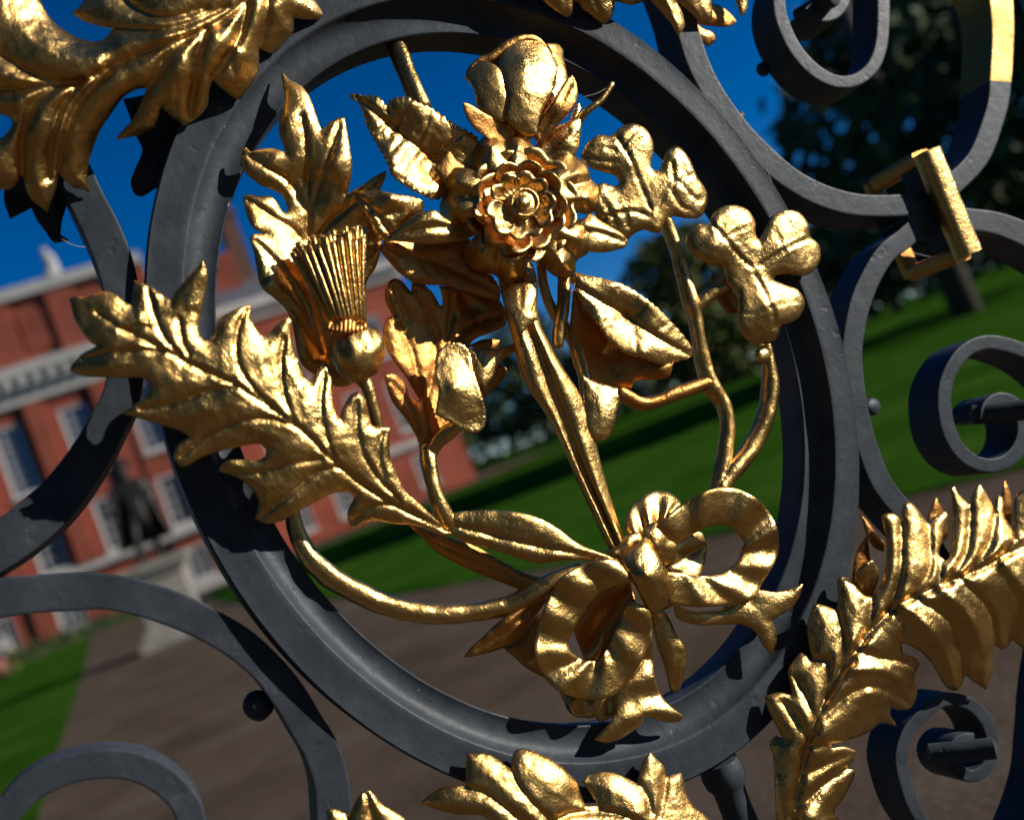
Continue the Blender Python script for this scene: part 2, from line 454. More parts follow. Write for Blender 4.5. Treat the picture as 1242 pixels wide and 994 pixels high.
# gilded buckle clasping the bars (a rectangular band: front, top, bottom and back run through the depth of the gate)
def box_between(name, P0, P1, ax1, w1, ax2, w2, material, parent, bev=.0016, rough=.5):
    P0, P1 = np.array(P0), np.array(P1); L = P1-P0; n = 14; V = []; F = []
    a = np.array(ax1, float); a /= np.linalg.norm(a); b = np.array(ax2, float); b /= np.linalg.norm(b)
    prof_ = []
    for sx, sy in ((1, 1), (-1, 1), (-1, -1), (1, -1)):
        for q in range(4):
            ang = math.radians({(1, 1): 0, (-1, 1): 90, (-1, -1): 180, (1, -1): 270}[(sx, sy)]+q*30)
            prof_.append((sx*(w1/2-bev)+bev*math.cos(ang), sy*(w2/2-bev)+bev*math.sin(ang)))
    for i in range(n+1):
        for k, (pa, pb) in enumerate(prof_):
            p = P0+L*i/n+a*pa+b*pb
            g = noise.noise(Vector(p*90))*.0006*rough
            V.append(p+(a*np.sign(pa)+b*np.sign(pb))*g)
    m = len(prof_)
    for i in range(n):
        for k in range(m): F.append((i*m+k, i*m+(k+1) % m, (i+1)*m+(k+1) % m, (i+1)*m+k))
    F.append(tuple(range(m))[::-1]); F.append(tuple(n*m+k for k in range(m)))
    o = link(name, V, F, material, parent, sharp=60)
    bm = bmesh.new(); bm.from_mesh(o.data); bmesh.ops.recalc_face_normals(bm, faces=bm.faces); bm.to_mesh(o.data); bm.free()
    return o
ct, cb = W(1126, 190, 8), W(1172, 303, 8)
dirn = (cb-ct)/np.linalg.norm(cb-ct); side = np.cross(dirn, (0, 1, 0))
clasp = box_between('gilded_clasp', ct-dirn*.004, cb+dirn*.004, side, .0215, (0, 1, 0), .016, GOLD, gate, bev=.0055)
for q in (ct-dirn*.001, cb+dirn*.001):
    box_between('clasp_arm', q+np.array([0, .006, 0]), q+np.array([0, .058, 0]), side, .019, dirn, .0135, GOLD2, clasp, bev=.003)
box_between('clasp_back', ct-dirn*.004+np.array([0, .066, 0]), cb+dirn*.004+np.array([0, .062, 0]), side, .0155, (0, 1, 0), .008, GOLD2, clasp, bev=.002)
box_between('scroll_bar', W(1108, 205, -14), W(1146, 300, -14), side, .003, (0, 1, 0), .028, IRON, gate, bev=.0008)

# ================================================================== GILDED LEAVES
def V_(pl, a=4, w=2.6): return (pl, a, w)
# --- big acanthus, upper left
acan = sheet('acanthus_leaf', [(-40, -50), (28, -45), (40, -20), (49, 0), (59, 19), (73, 33), (100, 48), (118, 50), (130, 44), (136, 34), (113, 29), (95, 21), (88, 14), (95, 9), (106, -8), (112, -50),
    (330, -60), (352, -30), (376, -6), (388, 10), (392, 18), (388, 23), (375, 24), (357, 22), (355, 40), (346, 50), (338, 60), (330, 65), (322, 62), (314, 58), (314, 75), (312, 90), (305, 103), (298, 112), (292, 122),
    (280, 117), (264, 104), (258, 96), (254, 110), (252, 127), (245, 138), (232, 148), (222, 153), (208, 142), (197, 130), (193, 145), (187, 157), (175, 163), (160, 166), (142, 169), (150, 157), (160, 146), (172, 122), (178, 107),
    (165, 109), (150, 118), (135, 138), (122, 158), (112, 183), (106, 207), (107, 222), (109, 233), (97, 229), (88, 227), (80, 220), (71, 208), (69, 225), (63, 242), (57, 256), (48, 250), (38, 242), (31, 228), (27, 211), (20, 224), (12, 229), (0, 231), (-40, 238),
    (-40, 176), (0, 168), (9, 160), (15, 150), (12, 143), (0, 139), (-40, 134)], gate,
    [(-40, 0, 60), (0, 110, 52), (0, 230, 6), (57, 256, -8), (109, 233, -6), (70, 160, 40), (120, 80, 62), (60, 60, 58), (100, 20, 40), (200, 45, 66), (180, 140, 24), (142, 169, 2), (222, 153, 8), (225, 90, 52), (292, 122, 8), (285, 60, 48), (330, 65, 8), (330, 10, 44), (392, 18, 6), (260, -20, 60), (140, -30, 45)],
    [V_([(-30, 112), (40, 106), (100, 97), (140, 78), (200, 55), (240, 40), (275, 20), (320, -20)], 6, 4), V_([(98, 98), (72, 135), (62, 175), (60, 215)], 6, 4), V_([(96, 99), (45, 120), (28, 160), (27, 208)], 5, 4), V_([(132, 84), (95, 125), (78, 170), (71, 205)], 6, 4), V_([(250, 36), (238, 70), (236, 100), (230, 140)], 7, 5), V_([(238, 42), (200, 70), (185, 100), (178, 108)], 4, 4),
     V_([(300, 5), (290, 45), (272, 75), (259, 95)], 7, 5), V_([(325, -20), (325, 20), (316, 56)], 6, 4), V_([(0, 66), (40, 90), (65, 98), (100, 97)], 5, 4), V_([(136, 34), (180, 37), (225, 30), (275, 8)], 5, 4), V_([(130, -30), (160, 8), (205, 22), (250, 10)], 5, 4), V_([(200, 75), (214, 100), (212, 135)], 3, 3), V_([(280, 60), (284, 90), (288, 112)], 3, 3)],
    puff=20, L=20, edge=5, edge_w=5, rough=1.2, t=4, step=3.4)
# --- gilded leaves on the far face, seen below it, their shade painted iron black
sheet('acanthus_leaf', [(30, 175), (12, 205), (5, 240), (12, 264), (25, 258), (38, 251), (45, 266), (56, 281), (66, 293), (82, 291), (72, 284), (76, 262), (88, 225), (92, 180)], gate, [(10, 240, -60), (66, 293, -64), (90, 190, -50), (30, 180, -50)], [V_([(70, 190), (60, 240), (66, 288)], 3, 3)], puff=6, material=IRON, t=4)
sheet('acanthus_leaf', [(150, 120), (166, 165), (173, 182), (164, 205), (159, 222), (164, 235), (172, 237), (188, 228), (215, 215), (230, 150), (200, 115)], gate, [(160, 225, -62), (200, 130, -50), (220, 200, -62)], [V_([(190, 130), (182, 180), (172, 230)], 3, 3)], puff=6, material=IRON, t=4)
# --- sprig at the top of the ring
sheet('acanthus_leaf', [(625, -60), (645, -12), (659, 0), (668, 8), (682, 18), (690, 21), (695, 16), (698, 1), (708, 12), (722, 23), (733, 29), (740, 24), (745, 12), (746, 1), (754, 3), (766, 6), (780, 2), (788, -2), (803, 14), (815, 30), (823, 42), (830, 34), (829, 21), (822, 3), (834, 12), (848, 24), (859, 28), (864, 20), (863, 5), (858, -20), (850, -60)], gate,
    [(660, -20, 22), (690, 21, 6), (735, 29, 6), (760, -30, 30), (823, 42, 8), (860, 27, 4), (850, -40, 20)], [V_([(700, -50), (699, -10), (698, 4)], 5, 4), V_([(690, -50), (684, -10), (688, 16)], 3, 3), V_([(745, -50), (746, 0)], 5, 4), V_([(725, -40), (722, 0), (735, 26)], 3, 3), V_([(785, -40), (788, -4)], 5, 4), V_([(795, -30), (812, 10), (822, 38)], -3, 4), V_([(820, -40), (823, 2)], 5, 4), V_([(835, -30), (848, 8), (859, 26)], 3, 3)], puff=11, L=10, t=4)
sheet('acanthus_leaf', [(845, -60), (858, -15), (863, 3), (873, 7), (887, 18), (893, 26), (886, 31), (864, 31), (846, 27), (838, 10), (830, -50)], gate, [(890, 27, -34), (845, -40, -10)], [V_([(850, -20), (866, 12), (888, 26)], 3, 3)], puff=6, material=GOLD2)
sheet('acanthus_leaf', [(885, -50), (891, -5), (896, 8), (899, 19), (905, 14), (907, 0), (905, -50)], gate, [(900, 17, -10), (895, -40, 0)], puff=5, material=GOLD)
sheet('acanthus_leaf', [(842, 26), (853, 35), (865, 40), (869, 48), (861, 56), (848, 50), (836, 42)], gate, [(865, 50, -30), (845, 30, -20)], puff=5, material=GOLD2)

HS = -8
# --- big lobed leaf, left
lobed = sheet('lobed_leaf', [(84, 362), (92, 359), (103, 360), (116, 356), (127, 353), (139, 356), (150, 365), (160, 371), (162, 355), (163, 340), (172, 343), (184, 349), (197, 358), (207, 364), (216, 350), (230, 333), (240, 324), (246, 317), (251, 330), (250, 350), (245, 374), (240, 394), (243, 408), (251, 413), (258, 409), (262, 399), (266, 388), (277, 380), (290, 374), (303, 371), (304, 385), (311, 399), (319, 408), (327, 404), (338, 392), (349, 384), (354, 389), (353, 402), (358, 425), (365, 444), (372, 459), (377, 460), (383, 453), (388, 445), (394, 438),
    (400, 444), (403, 458), (404, 490), (408, 502), (413, 509), (416, 497), (421, 486), (428, 477), (435, 475), (443, 484), (447, 504), (452, 516), (460, 517), (467, 517), (473, 519), (473, 550), (481, 574), (492, 596), (504, 607), (518, 619), (541, 643), (547, 646), (539, 649), (521, 642), (500, 637), (480, 635), (454, 631), (440, 635), (430, 639), (424, 634), (422, 622), (426, 612), (431, 603), (424, 597), (414, 596), (399, 600), (386, 607), (372, 614), (345, 630), (332, 634), (321, 634), (310, 628), (313, 607), (304, 591), (281, 575), (266, 571), (268, 565), (277, 559), (294, 558), (314, 558), (322, 553), (323, 544), (314, 538), (297, 540), (267, 547), (245, 555), (223, 566), (215, 561), (211, 550), (216, 540), (230, 530), (225, 525), (203, 517), (176, 509), (149, 501), (162, 492), (179, 479), (184, 463), (179, 458), (135, 458), (101, 455), (85, 450), (89, 440), (105, 426), (117, 420), (106, 411), (97, 399), (91, 388)], gate,
    [(541, 643, 12), (480, 600, 34), (400, 540, 56), (350, 510, 66), (290, 475, 74), (200, 425, 80), (140, 398, 84), (84, 362, 72), (127, 353, 78), (85, 450, 66), (135, 450, 78), (163, 340, 72), (246, 317, 84), (240, 380, 72), (303, 371, 66), (349, 384, 58), (394, 438, 44), (435, 476, 46), (468, 518, 40), (312, 630, 30), (350, 610, 42), (266, 570, 42), (149, 501, 66), (215, 557, 50), (225, 525, 62), (424, 632, 18), (260, 500, 70)],
    [V_([(118, 378), (140, 394), (157, 403), (200, 425), (240, 446), (286, 467), (318, 488), (350, 509), (378, 533), (400, 555), (440, 588), (490, 618), (541, 643)], 6, 3.2), V_([(178, 345), (186, 378), (198, 408), (218, 430)], 5, 2.8), V_([(217, 385), (220, 408), (228, 430)], 4.5, 2.6), V_([(299, 374), (288, 402), (289, 440), (308, 472), (330, 492)], 6, 2.8), V_([(345, 410), (341, 440), (345, 480), (356, 510)], 6, 2.8), V_([(394, 452), (389, 490), (395, 525), (405, 555)], 5, 2.6), V_([(433, 488), (433, 518), (440, 548), (458, 578), (485, 608)], 5, 2.6), V_([(465, 525), (459, 545), (466, 580)], 4, 2.6),
     V_([(100, 436), (130, 428), (165, 425), (196, 426)], 6, 2.8), V_([(170, 496), (212, 489), (246, 476), (285, 470)], 5.5, 2.8), V_([(218, 554), (250, 528), (290, 511), (330, 508), (356, 517)], 6, 2.8), V_([(272, 570), (310, 574), (350, 563), (390, 556)], 5, 2.6), V_([(316, 628), (355, 596), (385, 572), (412, 566)], 5.5, 2.8), V_([(428, 634), (448, 615), (478, 612), (510, 626)], 4, 2.6), V_([(143, 394), (165, 390), (185, 392)], -3, 2.4)],
    puff=11, L=20, edge=3, edge_w=5, rough=1.3, t=3.6, step=3.0)

HS = -28
# --- thistle leaf standing behind the thistle
sheet('thistle_leaf', [(342, 87), (350, 96), (365, 104), (375, 117), (382, 135), (387, 150), (390, 159), (398, 150), (410, 143), (418, 142), (420, 151), (424, 176), (427, 200), (425, 219), (420, 236), (432, 229), (446, 221), (460, 212), (468, 208), (466, 218), (461, 230), (452, 246), (460, 270), (463, 295), (455, 325), (445, 340), (444, 400), (430, 462), (410, 468), (395, 460), (380, 452), (366, 440), (358, 405), (355, 391), (347, 373), (332, 359), (317, 347), (313, 329), (309, 306), (305, 288), (308, 284), (323, 284), (318, 281), (307, 274), (299, 258), (296, 238), (300, 236), (313, 238), (327, 238), (337, 246), (343, 257), (349, 258), (348, 246), (342, 236), (330, 229), (317, 224), (299, 210), (293, 196), (294, 181), (298, 178), (303, 184), (319, 180), (336, 181), (347, 186), (345, 177), (340, 166), (338, 152), (342, 136), (346, 118), (343, 101)], gate,
    [(342, 87, 22), (350, 140, 40), (418, 142, 34), (405, 200, 40), (374, 220, 14), (376, 290, 0), (294, 182, 26), (330, 200, 30), (297, 238, 20), (306, 288, 34), (345, 310, 22), (330, 350, 36), (400, 440, 6), (366, 430, 24), (467, 209, 44), (440, 240, 30), (440, 330, 0)],
    [V_([(366, 140), (371, 173), (374, 235), (374, 290), (382, 360), (402, 450)], 6, 3), V_([(412, 150), (400, 185), (385, 230), (375, 268)], 5, 3), V_([(300, 188), (325, 203), (350, 220), (371, 255)], 5, 3), V_([(300, 242), (330, 262), (358, 280), (374, 305)], 5, 3), V_([(310, 292), (345, 330), (370, 375), (390, 430)], 5, 3), V_([(462, 214), (432, 244), (400, 270), (378, 300)], 5, 3), V_([(330, 352), (360, 380), (385, 430)], 4, 3)],
    puff=11, L=15, edge=3, rough=1.3, t=3.6, material=GOLD)
HS = -22
# --- thistle flower: bulb with a tuft of bristles
thistle = blob('thistle_flower', 433.5, 425, 44, 34, 37, 34, gate, GOLD, n=56, rough=.05)
parts = []
for row, (n, hh, r) in enumerate(((11, 50, 4.0), (11, 40, 4.2), (9, 31, 4.2), (9, 57, 3.7))):
    for i in range(n):
        t = (i+.5*(row % 2)+.1)/(n-.3)
        tx = 356+86*t; ty = 303-22*math.sin(min(1, t*1.25)*math.pi*.5)+rng.uniform(-6, 5)-row*1.2; tx += rng.uniform(-2.5, 2.5)
        bx_ = 404+38*t; by_ = 392-3*math.sin(t*math.pi)
        if row == 3: tx = 362+78*t; ty += 9
        lift = hh+8*math.sin(t*math.pi)
        parts.append(tube_vf([(bx_, by_, lift-4, r*.75), ((bx_*.6+tx*.4)+rng.uniform(-1.5, 1.5), by_*.6+ty*.4, lift+2, r*.85), (tx, ty, lift+2, r)], step=9, n=9, seed=i+row*11, rough=.1))
V, F = join_vf(parts); link('bristle_tuft', V, F, GOLD, thistle)
V, F = join_vf([tube_vf([(400+i*4.6, 392+4*math.sin(i*.33*math.pi)+rng.uniform(-1, 1), 62+8*math.sin(i/9*math.pi), 4.4), (398+i*4.9, 400+4*math.sin(i/9*math.pi), 66+9*math.sin(i/9*math.pi), 3)], n=8, step=3, seed=i) for i in range(10)])
link('bulb_collar', V, F, GOLD2, thistle)
tube('thistle_stem', [(436, 455, 30, 10), (446, 470, 30, 8), (452, 492, 28, 7.5), (458, 516, 24, 7), (468, 560, 12, 7)], gate)

HS = -26
# --- curled thistle leaf in the middle
sheet('curled_leaf', [(528, 551), (534, 536), (547, 525), (560, 500), (566, 470), (570, 440), (571, 415), (580, 408), (602, 400), (613, 393), (614, 378), (600, 358), (575, 350), (557, 349), (547, 347), (533, 347), (537, 360), (538, 370), (534, 371), (525, 355), (514, 345), (501, 341), (500, 354), (496, 351), (489, 342), (480, 338), (470, 345), (468, 362), (477, 382), (470, 387), (467, 394), (466, 406), (472, 425), (482, 441), (493, 456), (504, 474), (511, 484), (506, 488), (498, 480), (490, 463), (477, 453), (467, 455), (471, 471), (477, 487), (492, 506), (504, 525), (510, 545), (512, 553)], gate,
    [(520, 550, 16), (528, 470, 0), (470, 350, 22), (480, 390, 14), (467, 455, 34), (545, 350, 4), (610, 390, -10), (566, 440, 6), (520, 400, -6), (570, 370, -20)],
    [V_([(520, 548), (515, 500), (508, 460), (498, 420), (484, 395)], 5, 3), V_([(516, 490), (529, 430), (519, 380), (506, 352)], 5, 3), V_([(531, 445), (545, 400), (547, 356)], 5, 3), V_([(540, 440), (558, 402), (592, 386), (606, 384)], 5, 3), V_([(474, 462), (490, 480), (508, 520)], 4, 3), V_([(478, 346), (486, 366), (496, 390)], 5, 3), V_([(560, 356), (572, 380), (590, 396)], 4, 3)],
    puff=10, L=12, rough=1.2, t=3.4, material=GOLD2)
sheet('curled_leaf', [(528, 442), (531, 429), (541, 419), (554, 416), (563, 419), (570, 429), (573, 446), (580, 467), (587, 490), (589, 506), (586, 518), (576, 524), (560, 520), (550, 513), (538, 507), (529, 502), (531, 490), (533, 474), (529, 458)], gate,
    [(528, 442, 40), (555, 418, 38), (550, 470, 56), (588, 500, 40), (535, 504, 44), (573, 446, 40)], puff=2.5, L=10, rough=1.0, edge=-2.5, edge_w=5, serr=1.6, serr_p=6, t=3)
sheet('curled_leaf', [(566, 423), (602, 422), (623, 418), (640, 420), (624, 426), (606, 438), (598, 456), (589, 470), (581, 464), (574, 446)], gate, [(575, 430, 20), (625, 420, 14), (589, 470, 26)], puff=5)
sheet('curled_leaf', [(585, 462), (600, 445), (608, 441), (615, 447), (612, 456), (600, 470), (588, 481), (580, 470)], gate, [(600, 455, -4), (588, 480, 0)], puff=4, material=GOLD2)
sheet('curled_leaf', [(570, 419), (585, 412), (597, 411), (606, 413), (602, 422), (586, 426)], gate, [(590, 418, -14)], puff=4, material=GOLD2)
tube('leaf_stem', [(517, 540, 14, 9), (520, 560, 16, 10), (524, 585, 20, 9), (530, 605, 20, 10), (538, 625, 16, 12), (545, 642, 10, 12)], gate)
tube('leaf_stem', [(519, 555, 12, 8), (530, 536, 20, 9), (543, 524, 26, 10), (556, 516, 36, 8)], gate)

# ================================================================== ROSE, BUD, LEAVES
HS = -22
sheet('rose_leaf', [(423, 117), (429, 114), (436, 116), (447, 116), (458, 117), (465, 124), (470, 133), (472, 124), (478, 119), (494, 118), (506, 124), (520, 130), (535, 139), (552, 151), (567, 159), (578, 166), (584, 190), (584, 206), (570, 212), (556, 224), (540, 238), (527, 241), (510, 234), (489, 222), (476, 212), (471, 199), (466, 188), (459, 176), (450, 161), (444, 148), (440, 135), (435, 123)], gate,
    [(423, 117, 28), (445, 130, 40), (480, 157, 32), (524, 195, 20), (500, 125, 56), (545, 150, 46), (582, 190, 30), (476, 205, 60), (510, 232, 52), (545, 225, 24)],
    [V_([(432, 117), (453, 135), (480, 157), (506, 178), (530, 198), (550, 212)], 6, 3), V_([(480, 157), (485, 140), (476, 126)], 3.1, 2.3), V_([(506, 178), (515, 160), (522, 135)], 3.1, 2.3), V_([(530, 198), (540, 178), (560, 163)], 3.1, 2.3), V_([(470, 150), (455, 162)], 3, 3), V_([(490, 165), (474, 186)], 3, 3), V_([(512, 184), (496, 206), (488, 218)], 3.1, 2.3), V_([(535, 202), (520, 222)], 3.1, 2.3)], puff=7, L=9, serr=3.0, serr_p=8, rough=2.0, t=3.2, step=2.4)
sheet('rose_leaf', [(428, 234), (442, 231), (460, 231), (480, 236), (499, 238), (513, 243), (514, 253), (506, 261), (493, 271), (479, 283), (467, 293), (457, 287), (450, 270), (438, 250)], gate,
    [(428, 234, 52), (455, 255, 58), (467, 292, 48), (512, 248, 44), (475, 240, 70), (490, 268, 50)], [V_([(428, 234), (455, 257), (474, 284)], 6, 3), V_([(445, 247), (465, 238)], 4, 3), V_([(458, 261), (485, 256)], 4, 3), V_([(450, 252), (446, 262)], 3, 3)], puff=7, L=8, serr=1.8, serr_p=6.5, rough=1.4, step=2.8)
sheet('rose_leaf', [(470, 290), (480, 279), (492, 268), (513, 257), (528, 255), (536, 261), (549, 270), (576, 272), (578, 284), (560, 292), (549, 293), (524, 296), (492, 293)], gate, [(470, 290, 56), (530, 258, 64), (525, 294, 56), (575, 278, 40)], [V_([(472, 289), (520, 276), (574, 277)], 4, 3)], puff=7, L=10, rough=1.0)
sheet('rose_leaf', [(460, 300), (474, 289), (492, 290), (524, 292), (553, 288), (572, 292), (580, 318), (592, 328), (606, 350), (606, 362), (590, 360), (576, 356), (545, 346), (513, 344), (501, 341), (484, 329), (469, 312)], gate, [(460, 300, 40), (530, 318, 12), (604, 356, 18), (500, 338, 30), (550, 292, 16)], [V_([(465, 302), (530, 318), (600, 352)], 4, 3), V_([(510, 313), (525, 336)], 3, 3), V_([(545, 322), (560, 345)], 3, 3)], puff=6, L=12, serr=1.2, serr_p=6, material=GOLD2)
# right hand rose leaf, its lower half turned away
sheet('rose_leaf', [(697, 330), (714, 334), (736, 339), (758, 346), (777, 358), (797, 373), (816, 392), (830, 408), (840, 424), (838, 432), (824, 437), (804, 442), (782, 434), (760, 428), (741, 414), (724, 390), (710, 370), (700, 356)], gate,
    [(698, 335, 34), (760, 382, 22), (838, 428, 20), (790, 370, 44), (745, 345, 44), (730, 395, 46), (780, 428, 44)], [V_([(698, 345), (729, 365), (760, 383), (797, 409), (835, 430)], 7, 3.2), V_([(735, 368), (750, 350)], 3, 3), V_([(765, 386), (785, 368)], 3, 3), V_([(790, 404), (812, 392)], 3, 3), V_([(735, 372), (738, 400)], 3, 3), V_([(768, 390), (772, 422)], 3, 3)], puff=7, L=11, serr=1.8, serr_p=9, rough=1.4)
sheet('rose_leaf', [(696, 350), (715, 375), (740, 405), (765, 425), (800, 436), (817, 438), (813, 454), (808, 458), (797, 460), (770, 462), (766, 470), (740, 469), (720, 464), (703, 455), (692, 420)], gate, [(700, 360, 24), (800, 445, 30), (735, 430, -6), (705, 450, 2), (765, 468, 4)], puff=6, L=14, material=GOLD2)
sheet('rose_leaf', [(706, 455), (720, 462), (742, 468), (757, 472), (752, 484), (748, 500), (746, 512), (738, 530), (728, 534), (716, 531), (710, 500)], gate, [(712, 465, 22), (752, 475, 22), (728, 532, 30), (730, 495, 32)], puff=6, serr=1.2, serr_p=6)
# sepal leaves round the rose
sheet('rose_sepal', [(650, 178), (660, 165), (683, 150), (696, 145), (704, 145), (705, 157), (702, 176), (698, 188), (690, 198), (668, 198), (650, 190)], gate, [(655, 180, 24), (700, 150, 36), (695, 190, 30)], [V_([(660, 188), (680, 168), (702, 148)], 3, 3), V_([(672, 178), (690, 184)], 3, 3)], puff=8, L=9, rough=2)
sheet('rose_sepal', [(695, 268), (707, 265), (717, 259), (729, 268), (744, 277), (756, 285), (762, 293), (758, 299), (750, 302), (737, 305), (718, 305), (700, 296)], gate, [(700, 280, 40), (760, 294, 30), (720, 282, 44)], [V_([(700, 280), (730, 283), (760, 294)], 4, 3)], puff=8, L=8, rough=1.6)
sheet('rose_sepal', [(527, 205), (538, 190), (545, 183), (556, 196), (572, 206), (560, 215), (540, 222)], gate, [(530, 205, 40), (545, 184, 38), (568, 208, 40)], puff=4, material=GOLD2)

# ---- rose flower
RCX, RCY = 635, 245
core = blob('rose_flower', RCX, RCY+1, 44, 52, 52, 22, gate, GOLD2, n=30)
def rose_map(r, a, z, tx=0.03, ty=-.05):
    x = r*math.cos(a); y = r*math.sin(a)
    return RCX+x-tx*z, RCY+y*.985-ty*z, z
def petal(name, ang, spread, r0, r1, z0, z1, lobes, lip, parent, material=GOLD, cup=6, t=3.4, n=22, mrad=9, asym=0):
    """bilobed cupped petal: fan in polar coordinates with a rolled lip"""
    V = []; F = []; rows = mrad+4
    for j in range(rows):
        v = j/(rows-1)
        for i in range(n+1):
            u = i/n*2-1
            a = ang+spread*u*(0.62+.38*math.sin(min(1, v*1.25)*math.pi/2))
            edge = 1-.30*abs(u)**4 - lobes*math.exp(-((u+asym)/.22)**2) 
            R = r0+(r1-r0)*edge*v
            z = z0+(z1-z0)*v**1.5 + cup*math.sin(v*math.pi)*-.5
            # swelling of each lobe
            z += cup*.55*(math.cos((abs(u)-.5)*math.pi*1.0)**2)*v**2
            if v > .70:
                q = (v-.70)/.30; z -= lip*q*q*1.0; R += lip*.25*q
            z += 1.0*noise.noise(Vector((a*5, v*3, z0)))
            V.append(rose_map(R, a, z))
    V = np.array(V); P = W(V[:, 0], V[:, 1], V[:, 2]); tris = []
    m = n+1
    for j in range(rows-1):
        for i in range(n):
            q = j*m+i; tris += [(q, q+1, q+m+1), (q, q+m+1, q+m)]
    return solid(name, P, tris, t*PX, material, parent)
def dome_petal(name, x0, y0, ang, ln, wd, h0, hd, parent, material=GOLD, notch=.28):
    """outer rose petal: two swollen lobes side by side"""
    V = []; n, mr = 30, 20; ca_, sa_ = math.cos(ang), math.sin(ang)
    for j in range(mr+1):
        v = j/mr
        for i in range(n+1):
            u = i/n*2-1
            wv = wd*(.42+.58*math.sin(min(1, v*1.15)*math.pi/2))
            L = ln*(1-.10*math.exp(-(u/.15)**2)-.36*max(0, (abs(u)-.5)/.5)**2.2-.05*max(0, (.5-abs(u))/.5)**2)
            px, py = u*wv, (v-.12)*L
            lob = 1-.16*math.exp(-(u/.15)**2)*v-.9*max(0, (abs(u)-.42)/.58)**2.2
            rise = math.sqrt(max(0, 1-((.66-v)/.70)**2)) if v < .66 else math.sqrt(max(.0, 1-((v-.66)/.36)**2))
            z = h0-14+(hd+14)*rise*lob
            z += .8*noise.noise(Vector((px/14, py/14, ang)))
            V.append((x0+py*ca_-px*sa_, y0+py*sa_+px*ca_, z))
    V = np.array(V); P = W(V[:, 0], V[:, 1], V[:, 2]); tris = []; m = n+1
    for j in range(mr):
        for i in range(n):
            q = j*m+i; tris += [(q, q+1, q+m+1), (q, q+m+1, q+m)]
    return solid(name, P, tris, 4*PX, material, parent)
for O, ctr, vein in (
    ([(577, 205), (576, 190), (578, 176), (586, 166), (598, 161), (607, 162), (613, 165), (620, 161), (633, 161), (642, 169), (648, 181), (646, 210), (610, 222)], [(580, 170, 30), (595, 178, 58), (630, 178, 58), (612, 164, 34), (645, 175, 32), (612, 215, 60)], [(612, 166), (613, 180), (615, 200)]),
    ([(672, 196), (680, 190), (691, 187), (705, 194), (714, 206), (717, 217), (722, 222), (728, 231), (728, 243), (723, 254), (713, 260), (700, 258), (668, 262), (656, 225)], [(700, 190, 30), (700, 210, 58), (712, 240, 56), (716, 219, 36), (728, 240, 28), (710, 260, 32), (665, 230, 62)], [(718, 219), (705, 222), (690, 226)]),
    ([(690, 270), (704, 272), (715, 284), (718, 298), (711, 309), (702, 314), (698, 320), (698, 330), (687, 337), (673, 335), (660, 323), (645, 290), (668, 262)], [(716, 295, 28), (702, 290, 54), (682, 320, 52), (699, 316, 34), (690, 336, 28), (665, 285, 60), (662, 325, 32)], [(700, 316), (690, 304), (678, 292)]),
    ([(568, 296), (576, 286), (595, 276), (640, 290), (641, 312), (636, 333), (625, 344), (611, 343), (603, 336), (594, 331), (575, 328), (565, 316), (563, 305)], [(565, 312, 28), (584, 308, 56), (620, 322, 56), (602, 334, 36), (624, 344, 26), (605, 288, 62), (640, 315, 34)], [(602, 335), (604, 318), (606, 300)]),
    ([(600, 225), (602, 262), (585, 266), (570, 271), (550, 271), (538, 266), (533, 254), (535, 243), (541, 234), (536, 226), (535, 216), (541, 207), (554, 203), (570, 205), (585, 214)], [(535, 215, 28), (555, 220, 56), (554, 253, 56), (541, 234, 36), (534, 258, 26), (595, 240, 62)], [(541, 234), (556, 236), (574, 238)])):
    sheet('outer_petal', O, core, ctr, [V_(vein, 5, 5)], puff=20, L=12, edge=8, edge_w=7, rough=.8, t=4, step=2.8, corner=100)
R = math.radians
jit = lambda a: rng.uniform(-a, a)
for k in range(6): petal('inner_petal', R(-62+k*60+jit(4)), R(34+jit(2)), 30, 69+jit(2), 46+2*(k % 2), 63+3*(k % 2), .19, 7, core, cup=10, t=2.3, asym=jit(.1))
for k in range(5): petal('inner_petal', R(-98+k*72+jit(5)), R(40+jit(3)), 22, 56+jit(2), 55+3*(k % 2), 76+4*(k % 2), .20, 7, core, cup=11, t=2.3, asym=jit(.1))
for k in range(5): petal('inner_petal', R(-62+k*72+jit(5)), R(38+jit(3)), 14, 42+jit(2), 76+3*(k % 2), 90+4*(k % 2), .21, 6.5, core, cup=9, t=2.3, asym=jit(.1))
blob('rose_centre', RCX-1, RCY+2, 80, 18, 18, 8, core, GOLD, n=26)
V = []; F = []
q = []
for i in range(40):
    th = 2*math.pi*i/40; q.append((RCX+1+16*math.cos(th), RCY+1+16*math.sin(th), 84))
P = np.array([W(*x) for x in q+[q[0]]]); V, F = sweep(P, np.full(41, 3.0*PX), 10, 2, .1, cap=False); link('rose_centre_rim', V, F, GOLD, core)
blob('rose_button', RCX, RCY, 87, 9, 9, 8, core, GOLD, n=20)

